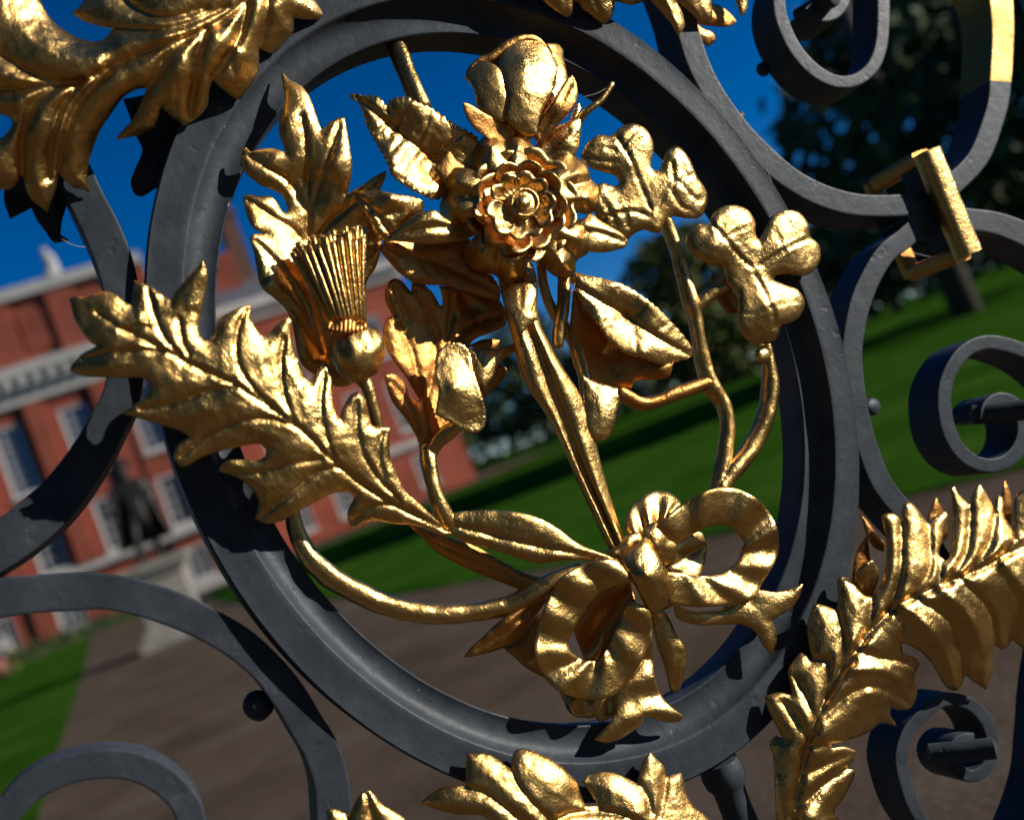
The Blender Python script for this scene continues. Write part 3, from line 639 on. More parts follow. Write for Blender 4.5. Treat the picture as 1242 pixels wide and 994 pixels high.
# ---- rose bud
bud = blob('rose_bud', 634, 112, 6, 50, 58, 40, gate, GOLD, n=36, rough=.02)
def domed(name, outline, cx_, cy_, rx, ry, hz, hc, parent, puff=4, **kw):
    """petal lying on an egg shaped bud: control heights from the egg"""
    O = np.array(outline, float); ctrl = []
    for x, y in list(O[::2])+[(O[:, 0].mean(), O[:, 1].mean())]+[tuple((p+O.mean(0))/2) for p in O[::3]]:
        q = 1-((x-cx_)/rx)**2-((y-cy_)/ry)**2
        ctrl.append((x, y, hc+hz*math.copysign(math.sqrt(abs(q)), q) if q > -.6 else hc-hz*.77))
    return sheet(name, outline, parent, ctrl, puff=puff, L=7, edge=kw.pop('edge', 1.5), **kw)
domed('bud_petal', [(606, 71), (611, 62), (617, 55), (633, 45), (648, 45), (662, 55), (670, 66), (676, 84), (673, 103), (665, 121), (657, 138), (651, 164), (637, 164), (625, 155), (615, 144), (616, 123), (614, 103), (609, 84)], 637, 112, 58, 80, 46, 14, bud)
domed('bud_petal', [(564, 95), (568, 82), (579, 74), (592, 75), (604, 82), (612, 96), (616, 113), (615, 134), (610, 147), (594, 142), (579, 129), (576, 113), (571, 101)], 634, 112, 78, 72, 40, 16, bud)
domed('bud_petal', [(664, 53), (673, 53), (685, 57), (683, 66), (687, 86), (689, 108), (680, 130), (666, 150), (653, 158), (655, 138), (668, 112), (674, 86), (670, 64)], 634, 112, 68, 76, 40, 8, bud)
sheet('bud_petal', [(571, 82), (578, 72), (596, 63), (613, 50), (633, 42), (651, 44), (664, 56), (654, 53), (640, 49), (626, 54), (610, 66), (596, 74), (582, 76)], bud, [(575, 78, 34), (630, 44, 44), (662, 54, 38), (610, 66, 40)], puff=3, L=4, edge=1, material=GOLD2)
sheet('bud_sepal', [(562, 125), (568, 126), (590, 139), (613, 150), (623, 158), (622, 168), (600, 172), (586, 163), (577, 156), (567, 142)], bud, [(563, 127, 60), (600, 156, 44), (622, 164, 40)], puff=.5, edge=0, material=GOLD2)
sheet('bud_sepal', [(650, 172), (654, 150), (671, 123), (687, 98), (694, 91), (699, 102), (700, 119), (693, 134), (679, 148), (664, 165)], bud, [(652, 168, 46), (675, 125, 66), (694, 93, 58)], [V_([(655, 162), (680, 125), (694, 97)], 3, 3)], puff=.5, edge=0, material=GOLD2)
sheet('bud_sepal', [(690, 150), (696, 135), (702, 124), (706, 135), (704, 148), (700, 156)], bud, [(698, 140, 14)], puff=3)
tube('bud_tendril', [(702, 150, 22, 4), (708, 139, 28, 4.2), (718, 130, 32, 4), (728, 123, 34, 3.6), (736, 112, 36, 3.4), (743, 101, 38, 3)], bud)
tube('support_rod', [(476, 48, -22, 11), (483, 64, -14, 11.5), (491, 84, -4, 11), (500, 105, 6, 11), (512, 132, 14, 11)], gate)

# ================================================================== SHAMROCKS
HS = -18
sham = [(800, 282), (806, 271), (814, 262), (834, 264), (850, 262), (857, 250), (857, 233), (846, 215), (835, 191), (822, 178), (811, 181), (804, 196), (800, 206), (793, 207), (789, 201), (793, 181), (790, 167), (780, 154), (765, 150), (752, 155), (743, 164), (726, 164), (712, 175), (705, 189), (713, 200), (731, 208), (747, 213), (752, 221), (747, 226), (732, 222), (722, 226), (716, 240), (722, 258), (731, 272), (745, 284), (760, 292), (767, 285), (780, 278), (792, 281)]
sheet('shamrock_leaf', sham, gate, [(800, 275, 28), (780, 240, 26), (765, 160, 34), (710, 188, 26), (850, 240, 26), (822, 182, 32), (725, 245, 26), (760, 288, 24), (750, 200, 32), (830, 230, 33)],
    [V_([(748, 166), (756, 178), (766, 195), (776, 222), (790, 255)], 5, 2.4), V_([(750, 196), (730, 196), (712, 190)], 4.2, 2.3), V_([(746, 182), (728, 178), (716, 180)], 4.2, 2.3), V_([(762, 186), (772, 172), (782, 166)], 4.2, 2.3), V_([(758, 176), (766, 164), (772, 158)], 3, 3), V_([(840, 212), (825, 219), (808, 232), (797, 252)], 5, 2.4), V_([(815, 196), (816, 208), (818, 220)], 4.2, 2.3), V_([(825, 188), (830, 202), (832, 214)], 4.2, 2.3), V_([(826, 222), (840, 238), (848, 244)], 4.2, 2.3), V_([(815, 232), (826, 250), (840, 256)], 4.2, 2.3), V_([(726, 266), (745, 260), (768, 256), (788, 262)], 5, 2.4), V_([(742, 262), (748, 276)], 3, 3), V_([(740, 258), (730, 240)], 3, 3), V_([(758, 258), (762, 274)], 3, 3)],
    puff=9, L=12, edge=5, edge_w=6, rough=1.0, t=4)
HS = -10
sham2 = [(881, 337), (878, 325), (860, 320), (843, 309), (833, 294), (838, 279), (848, 272), (860, 271), (866, 259), (876, 251), (891, 249), (907, 255), (916, 270), (917, 286), (921, 292), (927, 279), (938, 261), (953, 255), (968, 257), (980, 271), (983, 287), (993, 297), (995, 313), (987, 328), (974, 334), (956, 332), (941, 334), (938, 340), (953, 346), (968, 352), (976, 366), (971, 382), (960, 391), (947, 396), (944, 408), (934, 416), (920, 417), (906, 411), (896, 391), (896, 368), (894, 354), (884, 346)]
sheet('shamrock_leaf', sham2, gate, [(884, 340, 28), (915, 320, 30), (840, 295, 28), (885, 255, 36), (866, 298, 38), (955, 260, 36), (990, 310, 28), (955, 302, 38), (970, 365, 32), (920, 412, 28), (930, 372, 38)],
    [V_([(863, 270), (880, 290), (897, 310), (912, 324)], 5, 2.4), V_([(984, 288), (965, 296), (945, 307), (922, 322)], 5, 2.4), V_([(942, 397), (938, 378), (928, 355), (916, 332)], 5, 2.4), V_([(880, 290), (893, 280), (912, 274)], 2.4, 2), V_([(872, 280), (880, 266), (892, 260)], 2, 2), V_([(950, 304), (946, 288), (938, 275)], 2.4, 2), V_([(966, 296), (960, 276), (952, 264)], 2.4, 2), V_([(960, 299), (964, 314), (962, 328)], 2.4, 2), V_([(975, 292), (980, 306), (978, 322)], 2, 2), V_([(934, 372), (950, 368), (966, 366)], 2.4, 2), V_([(934, 374), (916, 380), (902, 380)], 2.4, 2)],
    puff=10, L=14, edge=6, edge_w=6, rough=1.0, t=4)
HS = -24
tube('shamrock_stem', [(796, 258, 22, 9), (806, 268, 20, 9), (813, 284, 18, 8), (822, 310, 18, 8), (830, 340, 18, 9), (838, 368, 20, 10), (843, 385, 18, 9), (848, 415, 14, 9), (854, 445, 10, 10), (862, 468, 8, 11), (876, 488, 8, 9.5), (882, 512, 8, 9), (880, 545, 10, 9), (874, 575, 14, 9), (868, 600, 18, 9)], gate)
tube('shamrock_stem', [(888, 338, 26, 10), (876, 348, 22, 10), (862, 357, 20, 8.5), (850, 366, 18, 8.5), (840, 378, 16, 8)], gate)
tube('shamrock_stem', [(859, 463, 10, 9), (845, 468, 12, 8.5), (822, 476, 14, 8.5), (798, 486, 14, 8), (776, 489, 14, 8.5), (760, 481, 16, 9), (748, 475, 18, 8)], gate, material=GOLD2)
tube('shamrock_stem', [(922, 410, 14, 6), (928, 420, 12, 7), (932, 440, 10, 8), (934, 465, 8, 10), (932, 492, 8, 11), (922, 522, 8, 11), (906, 550, 10, 11), (888, 572, 14, 11), (872, 595, 18, 10)], gate)
blob('stem_knot', 925, 431, 16, 10, 10, 8, gate, GOLD, n=18)
sheet('bud_sepal', [(862, 338), (866, 330), (872, 336), (880, 346), (892, 358), (896, 378), (886, 380), (872, 366), (864, 350)], gate, [(866, 334, 2), (890, 370, 6)], puff=3, material=GOLD2)

# ================================================================== STEMS
HS = -28
def two_ridge(u, v): 
    sh = .48+.14*math.sin(u*7-.4)
    return 7*math.exp(-((v-sh*.5)/.20)**2)*1.0+8*math.exp(-((v-(1+sh)/2)/.22)**2)-7*math.exp(-((v-sh)/.09)**2)-5*(abs(2*v-1)**4)
strip('rose_stem', [(602, 316, 4), (606, 346, 22), (611, 368, 28), (616, 388, 34), (626, 428, 36), (637, 465, 34), (660, 500, 32), (681, 540, 32), (698, 577, 30), (715, 614, 30), (735, 660, 34)],
      [(644, 314, 4), (652, 342, 22), (652, 372, 30), (658, 398, 34), (681, 442, 36), (704, 479, 36), (718, 516, 34), (728, 557, 34), (740, 600, 34), (748, 626, 34), (762, 664, 36)], gate, prof=two_ridge, nseg=18, t=10)
sheet('rose_sepal', [(608, 352), (622, 346), (640, 342), (652, 340), (650, 360), (646, 378), (652, 386), (640, 396), (632, 405), (624, 392), (614, 374)], gate, [(610, 354, 40), (650, 345, 42), (633, 404, 56), (635, 370, 54)], [V_([(632, 346), (632, 372)], 3, 3)], puff=6, t=4)
tube('bud_stem', [(683, 310, 16, 9), (684, 340, 16, 8), (683, 370, 18, 8), (678, 400, 18, 8), (676, 420, 16, 7)], gate)
tube('bud_stem', [(656, 318, 6, 6), (660, 350, 4, 6), (670, 376, 2, 7), (684, 396, 2, 8), (696, 415, 4, 8), (706, 445, 8, 8), (712, 475, 10, 8), (714, 505, 10, 7), (716, 535, 8, 6), (726, 575, 10, 5)], gate)
tube('bud_stem', [(676, 328, -4, 5), (688, 334, -2, 5), (700, 342, 2, 5)], gate)
# lower leaf and its twin, running from the lobed leaf to the bow
sheet('lance_leaf', [(536, 630), (551, 622), (580, 619), (600, 619), (620, 620), (651, 627), (677, 641), (700, 658), (738, 675), (750, 680), (735, 682), (709, 677), (677, 680), (651, 682), (625, 675), (593, 664), (561, 655), (546, 643)], gate, [(538, 630, 24), (600, 650, 30), (740, 678, 52), (620, 622, 42), (650, 680, 40)], [V_([(545, 636), (593, 647), (641, 660), (690, 669), (735, 678)], 5, 3), V_([(618, 628), (616, 648)], 2, 1.2), V_([(628, 660), (632, 676)], 2, 1.2)], puff=8, L=10, rough=1.3, t=4)
strip('lance_leaf', [(500, 634, 6), (528, 648, 10), (552, 654, 8), (576, 662, 6), (605, 678, 10), (640, 696, 20), (672, 702, 28)], [(500, 638, 6), (528, 668, 0), (560, 686, -4), (600, 703, 0), (628, 714, 10), (650, 722, 20), (676, 716, 28)], gate, prof=lambda u, v: 5*math.sin(v*math.pi)-4*math.exp(-((v-.5)/.1)**2), t=4, material=GOLD2)
tube('leaf_stem', [(354, 618, 6, 9), (360, 645, 4, 10), (370, 668, 6, 11), (390, 690, 8, 13), (420, 711, 8, 13), (468, 733, 8, 12.5), (520, 744, 10, 12), (570, 742, 12, 11.5), (620, 733, 16, 12), (650, 718, 22, 13), (678, 702, 30, 11), (705, 690, 34, 9)], gate)

# ================================================================== THE RIBBON BOW
HS = -34
knot = sheet('ribbon_bow', [(751, 674), (762, 665), (774, 657), (782, 651), (791, 662), (800, 674), (809, 694), (820, 721), (817, 733), (806, 739), (795, 744), (788, 741), (780, 728), (771, 712), (761, 697), (753, 686)], gate,
    [(752, 680, 62), (782, 652, 60), (818, 728, 60), (792, 742, 60), (785, 697, 84)], puff=10, L=9, edge=6, rough=1.6, t=14)
ripple = lambda n, a: (lambda u, v: a*math.sin(u*n*2*math.pi)*(.45+.55*v) + 2.5*math.sin(v*math.pi))
outerL = [(748, 677, 66), (716, 683, 66), (692, 694, 62), (675, 709, 58), (663, 735, 52), (652, 764, 50), (650, 793, 48), (660, 817, 46), (681, 838, 44), (710, 847, 44), (744, 842, 44), (766, 820, 46), (782, 793, 48), (789, 764, 54), (789, 738, 60)]
innerL = [(768, 705, 72), (745, 712, 64), (727, 720, 56), (711, 738, 50), (700, 758, 46), (690, 776, 44), (692, 790, 42), (704, 799, 40), (715, 802, 40), (724, 801, 40), (733, 793, 42), (740, 780, 44), (747, 765, 48), (757, 741, 54), (764, 729, 60)]
strip('bow_loop', innerL, outerL, knot, prof=ripple(7.5, 4.5), nseg=10, t=4, rough=1.2)
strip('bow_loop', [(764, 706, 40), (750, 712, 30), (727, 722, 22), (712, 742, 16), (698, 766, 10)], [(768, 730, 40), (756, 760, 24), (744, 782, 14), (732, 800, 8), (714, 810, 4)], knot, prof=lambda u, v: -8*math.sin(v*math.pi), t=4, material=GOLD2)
strip('bow_loop', [(729, 759, 26), (722, 776, 26), (712, 790, 24), (704, 806, 22)], [(733, 772, 28), (730, 786, 28), (726, 798, 26), (720, 810, 22)], knot, prof=lambda u, v: 4*math.sin(v*math.pi), t=3, nseg=5)
outerR = [(794, 642, 50), (817, 622, 58), (840, 605, 62), (866, 594, 62), (892, 593, 60), (916, 604, 56), (933, 622, 52), (943, 642, 48), (945, 662, 44), (937, 686, 42), (925, 706, 44), (915, 723, 46), (892, 731, 50), (869, 733, 54), (843, 735, 58), (815, 730, 66)]
innerR = [(818, 662, 44), (829, 654, 48), (844, 645, 52), (860, 638, 52), (881, 636, 50), (895, 645, 46), (903, 656, 42), (902, 664, 40), (900, 671, 40), (894, 683, 40), (884, 691, 42), (869, 697, 46), (852, 699, 50), (838, 697, 54), (826, 695, 58), (806, 694, 66)]
strip('bow_loop', innerR, outerR, knot, prof=ripple(7, 5), nseg=10, t=4, rough=1.2)
strip('bow_loop', [(757, 640, 30), (767, 614, 22), (784, 600, 16), (805, 595, 12), (823, 605, 12), (829, 616, 16)], [(776, 660, 46), (780, 648, 40), (790, 640, 36), (801, 632, 34), (810, 624, 32), (818, 622, 30)], knot, prof=ripple(3.2, 5), nseg=8, t=4)
sheet('bow_loop', [(814, 664), (830, 654), (844, 645), (852, 647), (857, 664), (854, 684), (847, 700), (828, 702), (812, 692)], knot, [(815, 675, 34), (852, 650, 18), (855, 670, 16), (846, 696, 26), (834, 672, 12)], [V_([(818, 684), (838, 672), (854, 662)], 5, 3)], puff=4, L=9, t=4)
sheet('bow_knot_lump', [(772, 660), (782, 640), (795, 632), (812, 648), (822, 662), (818, 680), (806, 690), (796, 672), (784, 655)], knot, [(795, 660, 56), (815, 668, 46), (775, 655, 48)], puff=9, L=8, rough=3, t=8)
sheet('bow_knot_lump', [(738, 668), (750, 660), (762, 650), (776, 646), (782, 653), (765, 666), (752, 678), (742, 678)], knot, [(760, 660, 50)], puff=7, L=6, rough=3.5, t=8)
sheet('bow_tail', [(818, 728), (826, 736), (843, 741), (866, 740), (890, 732), (908, 727), (919, 716), (939, 718), (958, 715), (974, 708), (972, 718), (962, 735), (945, 746), (936, 752), (941, 764), (942, 778), (936, 792), (927, 784), (919, 768), (904, 758), (879, 756), (850, 757), (822, 748)], knot, [(822, 736, 36), (880, 742, 34), (919, 735, 40), (973, 709, 46), (936, 791, 42), (935, 750, 44)], puff=6, L=12, rough=1.2, t=4)
sheet('bow_tail', [(780, 742), (790, 746), (791, 770), (792, 800), (795, 824), (803, 844), (816, 858), (829, 869), (825, 874), (806, 875), (790, 869), (781, 869), (778, 879), (765, 888), (751, 896), (736, 900), (722, 897), (730, 888), (740, 878), (747, 862), (748, 844), (757, 833), (768, 818), (772, 800), (772, 770)], knot, [(784, 748, 40), (780, 800, 34), (770, 850, 36), (827, 871, 38), (724, 896, 40), (780, 868, 38)], puff=7, L=12, rough=1.2, t=4, wave=((.2, 1), 46, 3, 0))
sheet('bow_tail', [(680, 838), (684, 848), (688, 860), (698, 868), (716, 870), (724, 869), (729, 876), (746, 865), (749, 840), (720, 838)], knot, [(690, 845, 14), (740, 860, 18)], puff=6, L=9, material=GOLD, t=4, wave=((1, .1), 26, 3, 1))
sheet('cut_stem', [(790, 742), (808, 742), (815, 756), (821, 770), (832, 787), (830, 818), (824, 838), (817, 836), (806, 802), (795, 772)], knot, [(800, 745, 28), (812, 780, 26), (823, 836, 18)], [V_([(822, 790), (820, 832)], 3, 3)], puff=11, L=9, t=8)
sheet('lance_leaf', [(564, 796), (574, 784), (584, 775), (604, 755), (637, 732), (671, 708), (668, 720), (656, 738), (647, 750), (640, 762), (633, 773), (616, 783), (590, 792)], gate, [(565, 795, 16), (620, 758, 34), (670, 710, 36), (630, 772, 20)], [V_([(570, 792), (610, 766), (645, 738), (668, 714)], 4, 3)], puff=6, L=9, material=GOLD2, t=4)
sheet('bow_tail', [(612, 786), (633, 773), (650, 748), (662, 742), (668, 760), (664, 790), (668, 824), (650, 816), (636, 807), (624, 796)], knot, [(620, 786, -6), (660, 750, 14), (660, 815, 6)], puff=6, L=9, material=GOLD2, t=4)

HS = 0
# ================================================================== ACANTHUS AT THE FOOT AND THE RIGHT
sheet('acanthus_leaf', [(510, 973), (520, 964), (537, 954), (554, 952), (565, 954), (565, 938), (566, 913), (586, 913), (601, 918), (615, 929), (620, 932), (621, 920), (625, 910), (633, 907), (653, 913), (676, 925), (692, 939), (700, 949), (706, 967), (711, 978), (728, 978), (716, 961), (708, 947), (714, 940), (730, 936), (745, 937), (760, 943), (773, 950), (776, 937), (782, 921), (789, 913), (798, 921), (806, 930), (808, 942), (817, 939), (826, 937), (829, 945), (833, 963), (841, 977), (858, 991), (895, 1050), (600, 1060), (600, 1010), (588, 990), (555, 987), (530, 981)], gate,
    [(510, 973, 6), (566, 913, 14), (633, 907, 14), (690, 940, 24), (710, 978, 26), (716, 945, 14), (789, 913, 16), (826, 938, 10), (640, 970, 40), (770, 990, 42), (600, 1000, 36), (850, 1010, 20)],
    [V_([(640, 1040), (668, 1000), (690, 987), (715, 984), (745, 985), (775, 998), (800, 1040)], 6, 3.6), V_([(566, 955), (590, 962), (620, 985), (650, 1010)], 5, 3.4), V_([(620, 932), (628, 952), (650, 978), (670, 998)], 6, 3.6), V_([(775, 950), (785, 965), (790, 985)], 4, 3.4), V_([(808, 942), (806, 960), (800, 990)], 4, 3.4)], puff=13, L=17, edge=4, t=4)
sheet('acanthus_leaf', [(430, 975), (437, 964), (446, 958), (453, 962), (465, 976), (491, 993), (520, 1050), (420, 1050), (424, 990)], gate, [(435, 968, 16), (470, 1000, 20)], [V_([(444, 962), (452, 990), (460, 1040)], 4, 3)], puff=9, L=12, t=4)
sheet('acanthus_leaf', [(395, 1000), (396, 982), (403, 980), (415, 984), (426, 990), (440, 1050), (392, 1050)], gate, [(400, 985, 8), (420, 1020, 14)], puff=7, L=10, t=4)
acr = sheet('acanthus_leaf', [(945, 1050), (942, 994), (940, 950), (938, 916), (934, 900), (941, 892), (949, 895), (942, 880), (933, 863), (928, 844), (944, 839), (961, 843), (959, 828), (957, 812), (963, 800), (971, 790), (979, 795), (985, 800), (981, 782), (979, 760), (983, 745), (988, 732), (1000, 734), (1015, 740), (1017, 722), (1016, 704), (1020, 698), (1028, 701), (1037, 709), (1047, 721), (1057, 724), (1066, 712), (1073, 694), (1076, 661), (1073, 638), (1070, 624), (1078, 622), (1088, 625), (1094, 634), (1095, 620), (1098, 610), (1103, 609), (1113, 617), (1122, 630), (1126, 635), (1133, 627), (1147, 620), (1150, 624), (1147, 636), (1143, 655), (1139, 672), (1147, 680), (1151, 677), (1155, 662), (1156, 640), (1155, 612), (1154, 592), (1158, 590), (1163, 599), (1177, 613), (1179, 603), (1184, 593), (1189, 588), (1196, 597), (1203, 611), (1207, 624), (1208, 610), (1212, 601), (1216, 604), (1219, 627), (1227, 640), (1231, 655), (1230, 620), (1233, 602), (1240, 594), (1300, 575), (1310, 720),
    (1262, 770), (1240, 785), (1228, 775), (1223, 783), (1215, 787), (1208, 782), (1204, 794), (1204, 813), (1196, 836), (1184, 828), (1170, 817), (1168, 828), (1160, 837), (1152, 836), (1146, 830), (1133, 807), (1113, 787), (1093, 778), (1095, 792), (1109, 797), (1116, 804), (1109, 820), (1113, 834), (1106, 857), (1092, 861), (1081, 857), (1080, 866), (1088, 880), (1069, 877), (1052, 888), (1025, 898), (1009, 901), (1008, 908), (1025, 906), (1038, 911), (1035, 922), (1025, 932), (1038, 934), (1035, 945), (1022, 969), (1012, 983), (1018, 996), (1015, 1050)], gate,
    [(942, 994, 14), (985, 990, 34), (934, 900, 14), (928, 844, 14), (975, 900, 34), (971, 790, 14), (1005, 840, 40), (988, 732, 16), (1020, 700, 16), (1040, 780, 44), (1072, 625, 24), (1103, 610, 28), (1100, 690, 46), (1148, 622, 26), (1156, 591, 28), (1150, 690, 48), (1190, 590, 32), (1215, 602, 28), (1210, 670, 52), (1240, 595, 30), (1290, 620, 50), (1290, 700, 50), (1240, 783, 14), (1196, 835, 8), (1160, 836, 8), (1180, 760, 46), (1115, 803, 24), (1106, 855, 14), (1085, 879, 12), (1055, 840, 50), (1130, 770, 46), (1025, 930, 20), (1035, 940, 16), (1012, 985, 24), (1000, 890, 46)],
    [V_([(962, 1040), (968, 960), (977, 915), (988, 880), (1003, 845), (1022, 812), (1042, 783), (1065, 755), (1088, 735), (1130, 714), (1180, 694), (1230, 668), (1300, 635)], 8, 4.5), V_([(980, 895), (965, 870), (950, 850)], 5, 4), V_([(990, 872), (975, 840), (962, 818)], 4, 3.4), V_([(1003, 845), (1006, 800), (985, 800)], 6, 4), V_([(1020, 812), (1024, 780), (1016, 742)], 6, 4), V_([(1045, 780), (1056, 750), (1058, 726)], 5, 4), V_([(1078, 742), (1092, 700), (1094, 660), (1094, 636)], 6, 4), V_([(1105, 725), (1128, 690), (1127, 638)], 5, 4), V_([(1130, 714), (1140, 700), (1140, 676)], 5, 4), V_([(1150, 706), (1172, 670), (1178, 618)], 6, 4), V_([(1175, 696), (1200, 660), (1207, 628)], 5, 4), V_([(1210, 680), (1228, 660)], 5, 4),
     V_([(1000, 868), (1030, 842), (1060, 832), (1090, 845), (1105, 855)], 5, 4), V_([(985, 905), (1010, 902)], 4, 3), V_([(1040, 788), (1070, 798), (1092, 800), (1108, 806)], 6, 4), V_([(1030, 812), (1070, 812), (1100, 828)], -5, 6), V_([(1085, 740), (1100, 758), (1096, 776)], 4, 4), V_([(1095, 735), (1130, 764), (1150, 800), (1158, 830)], -5, 7), V_([(1110, 725), (1150, 750), (1168, 790), (1169, 815)], 6, 4), V_([(1140, 712), (1175, 745), (1195, 790), (1197, 828)], -5, 7), V_([(1165, 702), (1200, 740), (1208, 780)], 6, 4), V_([(1215, 680), (1245, 720), (1240, 780)], -5, 7), V_([(975, 940), (1005, 925), (1030, 915)], 4, 3.4), V_([(970, 980), (1000, 950), (1025, 934)], 4, 3.4)],
    puff=13, L=20, edge=4, edge_w=5, rough=1.2, t=4.2, step=3.4)
sheet('acanthus_leaf', [(1041, 692), (1050, 683), (1059, 680), (1066, 693), (1064, 708), (1056, 726), (1044, 715)], gate, [(1059, 682, 40), (1050, 720, 20)], [V_([(1058, 684), (1053, 720)], 3, 3)], puff=5)
sheet('acanthus_leaf', [(1046, 626), (1052, 632), (1064, 648), (1074, 660), (1072, 668), (1062, 664), (1053, 650)], gate, [(1060, 650, -4)], puff=4, material=GOLD2)
sheet('acanthus_leaf', [(1052, 650), (1056, 690), (1052, 730), (1040, 760), (1034, 720), (1040, 670)], gate, [(1045, 700, -40)], puff=5, material=GOLD2)
sheet('acanthus_leaf', [(1126, 632), (1132, 612), (1136, 604), (1142, 615), (1148, 628), (1150, 650), (1138, 660)], gate, [(1140, 630, -10)], puff=4, material=GOLD2)
sheet('acanthus_leaf', [(1216, 600), (1219, 583), (1223, 590), (1228, 610), (1226, 640), (1216, 640)], gate, [(1222, 610, 0)], puff=4, material=GOLD2)
for a_, b_ in (((1096, 302), (1146, 313)), ((707, 118), (742, 103)), ((75, 290), (104, 300)), ((930, 205), (948, 246))):
    tube('cobweb_thread', [(*a_, -4, .28), ((a_[0]+b_[0])/2, (a_[1]+b_[1])/2+2.5, -3, .28), (*b_, -4, .28)], gate, material=WEB, n=5)

# ================================================================== THE PLACE BEHIND
def at(x, y, z=0.0): return (x, y-DG, z)           # metres from the viewer's foot
def noisy_ground(name, stops, scale, rough, bump):
    m, nt, b = mat(name)
    n = noise_tex(nt, scale, 8, .65); n2 = noise_tex(nt, scale*.035, 5, .65)
    add = nd(nt, 'ShaderNodeMath'); add.operation = 'MULTIPLY_ADD'; add.inputs[1].default_value = .42
    nt.links.new(n.outputs['Fac'], add.inputs[0])
    k = nd(nt, 'ShaderNodeMath'); k.operation = 'MULTIPLY'; k.inputs[1].default_value = .58
    nt.links.new(n2.outputs['Fac'], k.inputs[0]); nt.links.new(k.outputs[0], add.inputs[2])
    r = ramp(nt, add.outputs[0], stops); nt.links.new(r.outputs['Color'], b.inputs['Base Color'])
    b.inputs['Roughness'].default_value = rough; b.inputs['Specular IOR Level'].default_value = .0
    bump_chain(nt, b, [(n.outputs['Fac'], bump, .7)])
    return m
GRAVEL = noisy_ground('path_gravel', [(.38, (.075, .053, .036)), (.5, (.115, .084, .060)), (.62, (.155, .118, .09))], 38, .9, .012)
GRASS = noisy_ground('mown_grass', [(.38, (.014, .054, .004)), (.5, (.030, .090, .007)), (.62, (.058, .118, .014))], 22, .85, .02)
def flat(name, pts, z, material, kind='structure'):
    o = link(name, [(*p[:2], z) for p in pts], [tuple(range(len(pts)))], material, smooth=False); return tag(o, kind=kind)
flat('ground', [(-1500, -600), (1500, -600), (1500, 2500), (-1500, 2500)], 0.0, GRAVEL)
flat('lawn', [at(*p) for p in ((5.6, 1.2), (12, -8), (900, -60), (900, 1500), (60, 1500), (30, 70), (13, 47), (1.6, 45), (1.15, 31), (1.35, 20), (2.1, 10.4), (2.9, 6.9), (3.66, 4.3), (4.3, 3.0))], .012, GRASS)
flat('lawn', [at(*p) for p in ((-1.0, 5.6), (-1.21, 9.2), (-1.74, 19.05), (-3.1, 41.6), (-3.4, 46.5), (-60, 50), (-60, 5.6))], .012, GRASS)

STONE = plain('portland_stone', (.42, .395, .35), .8, .2, 1.6)
GLASS, nt, b = mat('window_glass'); b.inputs['Base Color'].default_value = (.02, .025, .035, 1); b.inputs['Roughness'].default_value = .08; b.inputs['Specular IOR Level'].default_value = .8
nz = noise_tex(nt, .8, 3, .5); bump_chain(nt, b, [(nz.outputs['Fac'], .02, .3)])
PAINTW = plain('white_window_paint', (.58, .57, .54), .5, .06, 5)
SLATE = plain('roof_slate', (.11, .115, .12), .6, .3, 6)
STONED = plain('weathered_stone', (.27, .25, .215), .85, .3, 2.5)
BRONZE = plain('dark_bronze', (.045, .042, .038), .45, .5, 9, bump=.02, metal=.7)
def brick_mat():
    m, nt, b = mat('red_brick')
    tc = nd(nt, 'ShaderNodeTexCoord'); tc.name = 'TC'
    sp = nd(nt, 'ShaderNodeSeparateXYZ'); cb_ = nd(nt, 'ShaderNodeCombineXYZ')
    nt.links.new(tc.outputs['Object'], sp.inputs[0]); nt.links.new(sp.outputs['X'], cb_.inputs['X']); nt.links.new(sp.outputs['Z'], cb_.inputs['Y'])
    br = nd(nt, 'ShaderNodeTexBrick'); br.inputs['Scale'].default_value = 4.4
    br.inputs['Color1'].default_value = (.33, .070, .038, 1); br.inputs['Color2'].default_value = (.255, .052, .028, 1); br.inputs['Mortar'].default_value = (.33, .19, .13, 1)
    br.inputs['Mortar Size'].default_value = .012
    nt.links.new(cb_.outputs[0], br.inputs['Vector'])
    n = noise_tex(nt, .45, 7, .7, tc); r = ramp(nt, n.outputs['Fac'], [(.3, (.55, .54, .55)), (.5, (.9, .88, .88)), (.7, (1.1, 1.08, 1.08))])
    mx = nd(nt, 'ShaderNodeMix'); mx.data_type = 'RGBA'; mx.blend_type = 'MULTIPLY'; mx.inputs['Factor'].default_value = 1
    nt.links.new(br.outputs['Color'], mx.inputs[6]); nt.links.new(r.outputs['Color'], mx.inputs[7]); nt.links.new(mx.outputs[2], b.inputs['Base Color'])
    b.inputs['Roughness'].default_value = .9; b.inputs['Specular IOR Level'].default_value = .2
    return m
BRICK = brick_mat()
def box_vf(x0, x1, y0, y1, z0, z1):
    v = [(x, y, z) for z in (z0, z1) for y in (y0, y1) for x in (x0, x1)]
    return v, [(0, 1, 5, 4), (1, 3, 7, 5), (3, 2, 6, 7), (2, 0, 4, 6), (4, 5, 7, 6), (1, 0, 2, 3)]
def boxes(name, lst, material, parent):
    V, F = join_vf([box_vf(*q) for q in lst]); return link(name, V, F, material, parent, smooth=False)
